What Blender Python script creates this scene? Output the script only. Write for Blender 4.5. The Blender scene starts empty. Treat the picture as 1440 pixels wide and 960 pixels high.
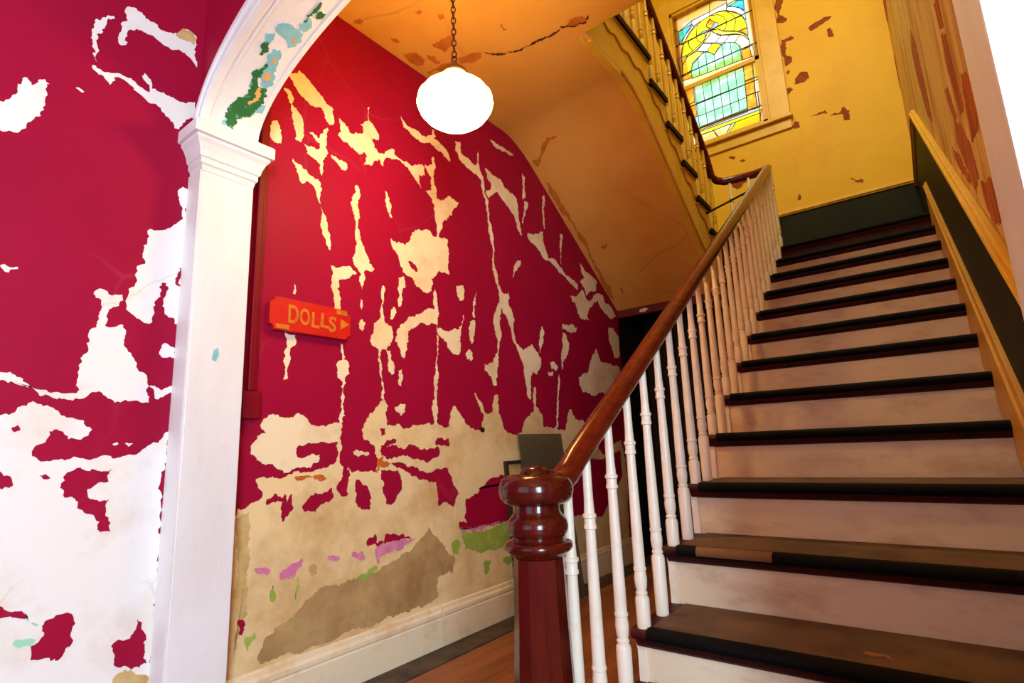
import bpy, bmesh, math, random
from mathutils import Vector, Matrix
random.seed(7)
S = bpy.context.scene
C = S.collection
R = math.radians
Z0 = 0.95                       # camera height above the hall floor

# ------------------------------------------------------------------ camera
YAW, PITCH, ROLL, FPX = R(36.97614), R(10.95673), R(-2.29612), 764.124
cy, sy, cp, sp = math.cos(YAW), math.sin(YAW), math.cos(PITCH), math.sin(PITCH)
fw = Vector((-sy*cp, cy*cp, sp)); rt = Vector((cy, sy, 0)); up = rt.cross(fw)
r2 = rt*math.cos(ROLL) + up*math.sin(ROLL); u2 = -rt*math.sin(ROLL) + up*math.cos(ROLL)
cam = bpy.data.cameras.new('camera'); cam.sensor_width = 36; cam.lens = FPX/1440*36; cam.clip_start = .02
co = bpy.data.objects.new('camera', cam); C.objects.link(co)
M4 = Matrix((r2, u2, -fw)).transposed().to_4x4(); M4.translation = Vector((0, 0, Z0)); co.matrix_world = M4
S.camera = co

# ------------------------------------------------------------------ world, large lights, exposure
w = bpy.data.worlds.new('world'); S.world = w; w.use_nodes = True
w.node_tree.nodes['Background'].inputs[0].default_value = (.75, .87, 1, 1)
w.node_tree.nodes['Background'].inputs[1].default_value = 1.0
S.view_settings.view_transform = 'Standard'; S.view_settings.look = 'None'
S.view_settings.exposure = 0; S.view_settings.gamma = 1; S.view_settings.use_curve_mapping = False
def area(name, loc, target, sx, sy_, power, col):
    l = bpy.data.lights.new(name, 'AREA'); l.shape = 'RECTANGLE'; l.size = sx; l.size_y = sy_; l.energy = power; l.color = col
    o = bpy.data.objects.new(name, l); C.objects.link(o); o.location = loc
    o.rotation_euler = (Vector(target)-Vector(loc)).to_track_quat('-Z', 'Y').to_euler(); return o
DAY = (.62, .80, 1.0)
area('front_window_daylight', (-.95, -2.14, 1.55), (-.95, 0, 1.55), 1.7, 1.9, 7, DAY)       # entrance window behind the camera
area('side_window_daylight', (1.54, -1.4, 1.45), (-1, -1.2, 1.35), 1.0, 1.9, 205, DAY)       # window in the right wall of the front room
area('stair_window_daylight', (-1.33, 6.6, 5.2), (-1.33, 5.8, 5.1), 1.4, 2.4, 19, (1, 1, .97))  # sky behind the stained glass
area('well_fill_light', (-.5, 3.0, 6.3), (-.5, 4.6, 3.2), 1.4, 1.4, 125, (1, .92, .55))   # added yellow fill over the well, no upstairs source built
# ------------------------------------------------------------------ materials
def mat(name, col, rough=.6, col2=None, scale=4.0, lo=.45, hi=.65, bump=0, bscale=40, spec=.5, stretch=(1, 1, 1), metal=0, detail=6,
        crack=0, ccol=(.1, .07, .05), cscale=6):
    m = bpy.data.materials.new(name); m.use_nodes = True; nt = m.node_tree; N = nt.nodes; L = nt.links
    b = N['Principled BSDF']; b.inputs['Base Color'].default_value = (*col, 1); b.inputs['Roughness'].default_value = rough
    b.inputs['Specular IOR Level'].default_value = spec; b.inputs['Metallic'].default_value = metal
    tc = N.new('ShaderNodeTexCoord'); mp = N.new('ShaderNodeMapping'); mp.inputs['Scale'].default_value = stretch
    L.new(tc.outputs['Object'], mp.inputs['Vector']); out = None
    if col2:
        n = N.new('ShaderNodeTexNoise'); n.inputs['Scale'].default_value = scale; n.inputs['Detail'].default_value = detail; n.inputs['Roughness'].default_value = .65
        L.new(mp.outputs[0], n.inputs['Vector'])
        rp = N.new('ShaderNodeValToRGB'); rp.color_ramp.elements[0].position = lo; rp.color_ramp.elements[1].position = hi
        rp.color_ramp.elements[0].color = (*col, 1); rp.color_ramp.elements[1].color = (*col2, 1)
        L.new(n.outputs[0], rp.inputs[0]); out = rp.outputs[0]
    if crack:
        dn = N.new('ShaderNodeTexNoise'); dn.inputs['Scale'].default_value = cscale*1.5; dn.inputs['Detail'].default_value = 5; L.new(mp.outputs[0], dn.inputs['Vector'])
        vm = N.new('ShaderNodeVectorMath'); vm.operation = 'MULTIPLY_ADD'; vm.inputs[1].default_value = (.18, .18, .18)
        L.new(dn.outputs['Color'], vm.inputs[0]); L.new(mp.outputs[0], vm.inputs[2])
        v = N.new('ShaderNodeTexVoronoi'); v.feature = 'DISTANCE_TO_EDGE'; v.inputs['Scale'].default_value = cscale; L.new(vm.outputs[0], v.inputs['Vector'])
        ms = N.new('ShaderNodeTexNoise'); ms.inputs['Scale'].default_value = cscale*.7; ms.inputs['Detail'].default_value = 2; L.new(mp.outputs[0], ms.inputs['Vector'])
        r1 = N.new('ShaderNodeMapRange'); r1.inputs[1].default_value = .002; r1.inputs[2].default_value = .012; r1.inputs[3].default_value = crack; r1.inputs[4].default_value = 0
        L.new(v.outputs['Distance'], r1.inputs[0])
        r3 = N.new('ShaderNodeMapRange'); r3.inputs[1].default_value = .5; r3.inputs[2].default_value = .6; L.new(ms.outputs[0], r3.inputs[0])
        mu = N.new('ShaderNodeMath'); mu.operation = 'MULTIPLY'; L.new(r1.outputs[0], mu.inputs[0]); L.new(r3.outputs[0], mu.inputs[1])
        mx = N.new('ShaderNodeMix'); mx.data_type = 'RGBA'; mx.inputs[6].default_value = (*col, 1); mx.inputs[7].default_value = (*ccol, 1)
        if out: L.new(out, mx.inputs[6])
        L.new(mu.outputs[0], mx.inputs[0]); out = mx.outputs[2]
    if out: L.new(out, b.inputs['Base Color'])
    if bump:
        n2 = N.new('ShaderNodeTexNoise'); n2.inputs['Scale'].default_value = bscale; n2.inputs['Detail'].default_value = 5; L.new(mp.outputs[0], n2.inputs['Vector'])
        bp = N.new('ShaderNodeBump'); bp.inputs['Strength'].default_value = bump; bp.inputs['Distance'].default_value = .01
        L.new(n2.outputs[0], bp.inputs['Height']); L.new(bp.outputs[0], b.inputs['Normal'])
    return m
def emis(name, col, st):
    m = bpy.data.materials.new(name); m.use_nodes = True; b = m.node_tree.nodes['Principled BSDF']
    b.inputs['Base Color'].default_value = (.9, .85, .7, 1); b.inputs['Emission Color'].default_value = (*col, 1); b.inputs['Emission Strength'].default_value = st; return m
def globe_mat(c, col, st):
    m = emis('lit_milk_glass', col, st); nt = m.node_tree; N = nt.nodes; L = nt.links; b = N['Principled BSDF']
    tc = N.new('ShaderNodeTexCoord'); sx = N.new('ShaderNodeSeparateXYZ'); L.new(tc.outputs['Object'], sx.inputs[0])
    def mth(op, a, b_=None, c_=None):
        n = N.new('ShaderNodeMath'); n.operation = op
        for i, q in enumerate((a, b_, c_)):
            if q is None: continue
            if isinstance(q, (int, float)): n.inputs[i].default_value = q
            else: L.new(q, n.inputs[i])
        return n.outputs[0]
    an = mth('ARCTAN2', mth('SUBTRACT', sx.outputs[1], c[1]), mth('SUBTRACT', sx.outputs[0], c[0])); z = mth('SUBTRACT', sx.outputs[2], c[2])
    pet = mth('MULTIPLY', mth('GREATER_THAN', mth('SINE', mth('MULTIPLY', an, 14)), .35), mth('MULTIPLY', mth('GREATER_THAN', z, -.036), mth('LESS_THAN', z, .045)))
    L.new(mth('MULTIPLY_ADD', pet, 1.25-st, st), b.inputs['Emission Strength'])
    mx = N.new('ShaderNodeMix'); mx.data_type = 'RGBA'; mx.inputs[6].default_value = (*col, 1); mx.inputs[7].default_value = (1, .82, .30, 1); L.new(pet, mx.inputs[0]); L.new(mx.outputs[2], b.inputs['Emission Color'])
    return m
def lin(r, g, b): return tuple(((c/255+.055)/1.055)**2.4 if c > 10 else c/255/12.92 for c in (r, g, b))
def pane_mat(name, col, col2, scale=9, tr=.75):
    m = bpy.data.materials.new(name); m.use_nodes = True; nt = m.node_tree; N = nt.nodes; L = nt.links
    for n in list(N):
        if n.type != 'OUTPUT_MATERIAL': N.remove(n)
    o = [n for n in N if n.type == 'OUTPUT_MATERIAL'][0]
    t = N.new('ShaderNodeBsdfTranslucent'); g = N.new('ShaderNodeBsdfGlossy'); g.inputs['Roughness'].default_value = .15; g.inputs['Color'].default_value = (.6, .6, .6, 1)
    ms = N.new('ShaderNodeMixShader'); ms.inputs[0].default_value = .05
    tc = N.new('ShaderNodeTexCoord'); n = N.new('ShaderNodeTexNoise'); n.inputs['Scale'].default_value = scale; n.inputs['Detail'].default_value = 3
    L.new(tc.outputs['Object'], n.inputs['Vector'])
    rp = N.new('ShaderNodeValToRGB'); rp.color_ramp.elements[0].position = .4; rp.color_ramp.elements[1].position = .62
    rp.color_ramp.elements[0].color = (*col, 1); rp.color_ramp.elements[1].color = (*col2, 1)
    L.new(n.outputs[0], rp.inputs[0]); L.new(rp.outputs[0], t.inputs['Color']); L.new(t.outputs[0], ms.inputs[1]); L.new(g.outputs[0], ms.inputs[2]); L.new(ms.outputs[0], o.inputs[0])
    return m

MAG = lin(160, 14, 54); MAG2 = lin(150, 11, 48)
M = {
 'red': mat('crimson_paint', MAG, .55, MAG2, 1.6, .4, .7, .06, 14, spec=.12, crack=.12, ccol=lin(196, 90, 110), cscale=1.6),
 'redtrim': mat('crimson_trim_paint', lin(126, 5, 26), .5, lin(106, 4, 22), 3, spec=.2),
 'plaster': mat('bare_plaster', lin(242, 226, 186), .85, lin(208, 168, 104), 3.0, .48, .80, .12, 30),
 'whiteplaster': mat('white_plaster', lin(240, 236, 228), .85, lin(222, 206, 184), 3.5, .5, .78, .12, 30, crack=.25, ccol=lin(170, 150, 130), cscale=2.5),
 'mortar': mat('tan_mortar', lin(190, 160, 104), .9, lin(158, 122, 72), 4, .4, .65, .25, 25),
 'tan': mat('tan_old_paint', lin(214, 184, 120), .8, lin(190, 150, 84), 8, .4, .6, .1, 30),
 'pink': mat('old_pink_paint', lin(212, 120, 160), .7, lin(224, 160, 180), 20, .5, .7),
 'green': mat('old_green_paint', lin(150, 176, 66), .7, lin(180, 190, 100), 14, .5, .7),
 'mint': mat('old_mint_paint', lin(160, 220, 180), .7),
 'rust': mat('rust_stain', lin(205, 105, 25), .8, lin(180, 80, 20), 20),
 'white': mat('white_trim_paint', lin(238, 236, 234), .42, lin(226, 222, 216), 3, .45, .7, .05, 30, crack=.4, ccol=lin(170, 160, 150), cscale=26, stretch=(1, 1, .35)),
 'balw': mat('baluster_paint', lin(242, 232, 208), .35, lin(226, 208, 176), 9, .5, .75, .06, 60),
 'cream': mat('cream_riser_paint', lin(234, 216, 180), .5, lin(182, 148, 108), 6, .48, .82, .05, 30, stretch=(.7, 1, 1.6)),
 'ceil': mat('ceiling_plaster', lin(222, 168, 82), .85, lin(212, 154, 66), 1.8, .4, .7, .08, 12, crack=.35, ccol=lin(150, 105, 60), cscale=1.3),
 'ceilpeel': mat('ceiling_bare_patch', lin(196, 118, 40), .9, lin(176, 98, 30), 12, .4, .65, .2, 40),
 'crack': mat('crack_shadow_gap', lin(70, 35, 15), .9),
 'yellow': mat('yellow_wall_paint', lin(226, 184, 14), .6, lin(218, 170, 10), 1.7, .4, .7, .06, 18, crack=.15, ccol=lin(150, 90, 30), cscale=2.4),
 'yellowtrim': mat('yellow_trim_paint', lin(222, 182, 60), .4, lin(208, 164, 44), 5, .45, .7, .04, 30),
 'brownpatch': mat('brown_undercoat', lin(150, 74, 20), .85, lin(122, 56, 16), 20, .4, .6, .15, 50),
 'streak': mat('streaked_yellow_wall', lin(216, 186, 104), .65, lin(178, 120, 40), 7, .46, .62, .25, 18, stretch=(1, 1.6, .22), detail=8),
 'orangewood': mat('exposed_orange_wood', lin(190, 98, 24), .8, lin(140, 58, 14), 9, .4, .6, .25, 30, stretch=(1, 3, .4)),
 'dkgreen': mat('dark_green_wainscot', lin(14, 21, 5), .6, lin(26, 29, 9), 3, .4, .7, .05, 12, spec=.2, stretch=(1, 1, .4)),
 'rail': mat('varnished_mahogany', lin(112, 30, 10), .22, lin(70, 14, 6), 7, .35, .7, .03, 20, stretch=(6, .7, 6)),
 'newel': mat('dark_mahogany', lin(82, 18, 9), .16, lin(50, 10, 6), 6, .38, .68, .04, 30, stretch=(3, 3, .5)),
 'maroon': mat('maroon_tread_paint', lin(64, 9, 12), .5, lin(36, 9, 8), 8, .4, .65, .08, 30, spec=.25),
 'matbrown': None, 'black': mat('black_rubber_nosing', lin(5, 3, 3), .7, lin(36, 21, 12), 9, .62, .8, .2, 60, spec=.12, stretch=(.5, 1, 1)),
 'floor': mat('brown_floorboards', lin(150, 88, 44), .45, lin(110, 60, 30), 3, .4, .65, .08, 20, stretch=(2.5, .3, 1)),
 'floordark': mat('dark_floor_border', lin(84, 72, 58), .7, lin(50, 42, 36), 8, .4, .6, .1, 20),
 'dark': mat('back_hall_shade_black', lin(10, 7, 6), .7), 'header': mat('dark_red_header_paint', lin(96, 16, 16), .6),  # first one: shade of the unlit back hall as a near-black colour
 'brass': mat('aged_brass', lin(120, 80, 36), .4, metal=.8), 'iron': mat('dark_iron_chain', lin(58, 36, 24), .5, metal=.6),
 'lead': mat('lead_came', lin(40, 34, 20), .6), 'signred': mat('sign_red_paint', lin(206, 22, 14), .5, lin(190, 14, 12), 14, .45, .65, .1, 60),
 'signgold': mat('sign_gold_paint', lin(206, 124, 26), .55, lin(182, 98, 22), 30, .45, .65),
 'frame': mat('dark_wood_frame', lin(50, 34, 20), .6), 'wallroom': mat('front_room_crimson', MAG, .6, MAG2, 2),
 'archgreen': mat('old_dark_green_flake', lin(32, 104, 42), .7, lin(90, 170, 150), 45, .58, .66, .2, 60),
 'archblue': mat('old_blue_flake', lin(120, 190, 200), .7, lin(150, 205, 210), 25, .4, .7, .1, 60),
 'archorange': mat('old_ochre_flake', lin(216, 170, 100), .7),
 'scrap': mat('dry_leaf', lin(150, 100, 50), .8), 'dktread': mat('dark_tread_end_paint', lin(30, 8, 6), .7, spec=.15), 'stained': mat('stained_plaster', lin(236, 212, 156), .85, lin(192, 146, 80), 2.6, .46, .78, .15, 28), 'basew': mat('cream_baseboard_paint', lin(238, 224, 190), .45, lin(206, 170, 112), 5, .5, .8, .05, 30), 'skirt': mat('ochre_skirting_paint', lin(196, 146, 52), .45, lin(180, 126, 40), 5, .45, .7, .04, 30),
 'scuff': mat('leather_scuff', lin(120, 78, 40), .8),
}
def mk_matbrown():
    m = mat('ribbed_rubber_mat', lin(104, 74, 42), .7, lin(70, 46, 26), 5, .42, .68, 0, 1)
    nt = m.node_tree; N = nt.nodes; L = nt.links; b = N['Principled BSDF']
    tc = N.new('ShaderNodeTexCoord'); wv = N.new('ShaderNodeTexWave'); wv.bands_direction = 'Y'; wv.inputs['Scale'].default_value = 42; wv.inputs['Distortion'].default_value = .3
    L.new(tc.outputs['Object'], wv.inputs['Vector']); bp = N.new('ShaderNodeBump'); bp.inputs['Strength'].default_value = .6; bp.inputs['Distance'].default_value = .004
    L.new(wv.outputs[0], bp.inputs['Height']); L.new(bp.outputs[0], b.inputs['Normal']); return m
M['matbrown'] = mk_matbrown()
def mk_glass():
    m = bpy.data.materials.new('dusty_grey_glass'); m.use_nodes = True; nt = m.node_tree; N = nt.nodes; L = nt.links
    b = N['Principled BSDF']; b.inputs['Base Color'].default_value = (*lin(104, 96, 74), 1); b.inputs['Roughness'].default_value = .35
    tr = N.new('ShaderNodeBsdfTransparent'); tr.inputs['Color'].default_value = (.8, .78, .68, 1); ms = N.new('ShaderNodeMixShader'); ms.inputs[0].default_value = .6
    L.new(tr.outputs[0], ms.inputs[1]); L.new(b.outputs[0], ms.inputs[2]); L.new(ms.outputs[0], N['Material Output'].inputs[0]); return m
M['dustglass'] = mk_glass()

# ------------------------------------------------------------------ mesh helpers
class MB:
    def __init__(s): s.v = []; s.f = []; s.flat = set()
    def box(s, x0, x1, y0, y1, z0, z1):
        n = len(s.v); s.v += [(x, y, z) for z in (z0, z1) for y in (y0, y1) for x in (x0, x1)]
        s.f += [tuple(n+i for i in q) for q in ((0, 2, 3, 1), (4, 5, 7, 6), (0, 1, 5, 4), (2, 6, 7, 3), (0, 4, 6, 2), (1, 3, 7, 5))]; return s
    def prism(s, pts, axis, a, b):          # polygon extruded along an axis
        def P(p, t): return (t, p[0], p[1]) if axis == 'x' else (p[0], t, p[1]) if axis == 'y' else (p[0], p[1], t)
        n = len(s.v); k = len(pts); s.v += [P(p, a) for p in pts] + [P(p, b) for p in pts]
        s.f += [tuple(range(n, n+k)), tuple(range(n+2*k-1, n+k-1, -1))] + [(n+i, n+(i+1) % k, n+k+(i+1) % k, n+k+i) for i in range(k)]; return s
    def lathe(s, prof, seg=20, c=(0, 0, 0), rot=0):
        n = len(s.v); k = len(prof)
        for z, r in prof:
            for i in range(seg):
                a = rot + 2*math.pi*i/seg; s.v.append((c[0]+r*math.cos(a), c[1]+r*math.sin(a), c[2]+z))
        for j in range(k-1):
            for i in range(seg):
                s.f.append((n+j*seg+i, n+j*seg+(i+1) % seg, n+(j+1)*seg+(i+1) % seg, n+(j+1)*seg+i))
        s.f.append(tuple(range(n+seg-1, n-1, -1))); s.f.append(tuple(n+(k-1)*seg+i for i in range(seg))); return s
    def sweep(s, path, prof, closed=False, upv=(0, 0, 1)):   # profile [(side, up)] along a path
        path = [Vector(p) for p in path]; n = len(s.v); k = len(prof); m = len(path); U = Vector(upv)
        for i, p in enumerate(path):
            if closed: t = (path[(i+1) % m]-path[i-1])
            else: t = path[min(i+1, m-1)]-path[max(i-1, 0)]
            t.normalize(); sd = t.cross(U)
            if sd.length < 1e-4: sd = Vector((1, 0, 0))
            sd.normalize(); uu = sd.cross(t)
            for a, b in prof: s.v.append(tuple(p+sd*a+uu*b))
        for i in range(m if closed else m-1):
            j = (i+1) % m
            for q in range(k): s.f.append((n+i*k+q, n+i*k+(q+1) % k, n+j*k+(q+1) % k, n+j*k+q))
        if not closed: s.f.append(tuple(range(n+k-1, n-1, -1))); s.f.append(tuple(n+(m-1)*k+q for q in range(k)))
        return s
def circ(r, n=12, ry=None): return [(r*math.cos(2*math.pi*i/n), (ry or r)*math.sin(2*math.pi*i/n)) for i in range(n)]
def obj(name, mb, m, parent=None, smooth=None, bevel=0):
    me = bpy.data.meshes.new(name); me.from_pydata(mb.v, [], mb.f); me.update()
    b = bmesh.new(); b.from_mesh(me); bmesh.ops.recalc_face_normals(b, faces=b.faces); b.to_mesh(me); b.free()
    if smooth:
        for p in me.polygons: p.use_smooth = True
        me.set_sharp_from_angle(angle=R(smooth))
    me.materials.append(M[m] if isinstance(m, str) else m)
    o = bpy.data.objects.new(name, me); C.objects.link(o)
    if parent: o.parent = parent
    if bevel:
        md = o.modifiers.new('bevel', 'BEVEL'); md.width = bevel; md.segments = 2; md.limit_method = 'ANGLE'
    return o
def tag(o, label, cat, group=None):
    o['label'] = label; o['category'] = cat
    if group: o['group'] = group
    return o
def thing(name, label, cat, loc=(0, 0, 0)):
    o = bpy.data.objects.new(name, None); C.objects.link(o); o.location = loc; o.empty_display_size = .1; return tag(o, label, cat)
def reparent(o, parent):
    """parent an object whose vertices are in world coordinates to an empty standing elsewhere"""
    o.parent = parent; o.matrix_parent_inverse = Matrix.Translation(-parent.location); return o
def struct(name, mb, m, parent=None, **k):
    o = obj(name, mb, m, parent, **k)
    if not parent: o['kind'] = 'structure'
    return o
def rough_poly(pts, amp=.16, minlen=.010, cap=.006):
    """ragged edge: midpoint displacement of every side"""
    def sub(a, b, d):
        L = math.hypot(b[0]-a[0], b[1]-a[1])
        if L < minlen or d > 4: return [a]
        k = max(-cap, min(cap, random.gauss(0, amp)*L)); mx = (a[0]+b[0])/2 - (b[1]-a[1])/L*k; my = (a[1]+b[1])/2 + (b[0]-a[0])/L*k
        m_ = (mx, my); return sub(a, m_, d+1) + sub(m_, b, d+1)
    out = []
    for i in range(len(pts)): out += sub(pts[i], pts[(i+1) % len(pts)], 0)
    return out
def patch(name, poly, fn, th, m, parent, rough=True, inv=False, base=0):
    """a thin flake whose outline lies on a surface: fn(a, b, height) -> point"""
    P = rough_poly(poly) if rough else poly
    patch.n += 1; th += (patch.n % 40)*1.2e-5
    mb = MB(); k = len(P); mb.v = [fn(a, b, base) for a, b in P] + [fn(a, b, th) for a, b in P]
    mb.f = [tuple(range(k, 2*k))] + [(i, (i+1) % k, k+(i+1) % k, k+i) for i in range(k)]
    me = bpy.data.meshes.new(name); me.from_pydata(mb.v, [], mb.f); me.update()
    b = bmesh.new(); b.from_mesh(me); bmesh.ops.triangulate(b, faces=[f for f in b.faces if len(f.verts) > 4]); b.normal_update()
    up_ = Vector(fn(*P[0], 1)) - Vector(fn(*P[0], 0)); tops = [f for f in b.faces if all(v.index >= k for v in f.verts)]
    if sum((f.normal.dot(up_)*f.calc_area() for f in tops)) < 0: bmesh.ops.reverse_faces(b, faces=b.faces)
    b.to_mesh(me); b.free()
    me.materials.append(M[m] if isinstance(m, str) else m)
    o = bpy.data.objects.new(name, me); C.objects.link(o); o.parent = parent; return o
patch.n = 0
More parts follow.
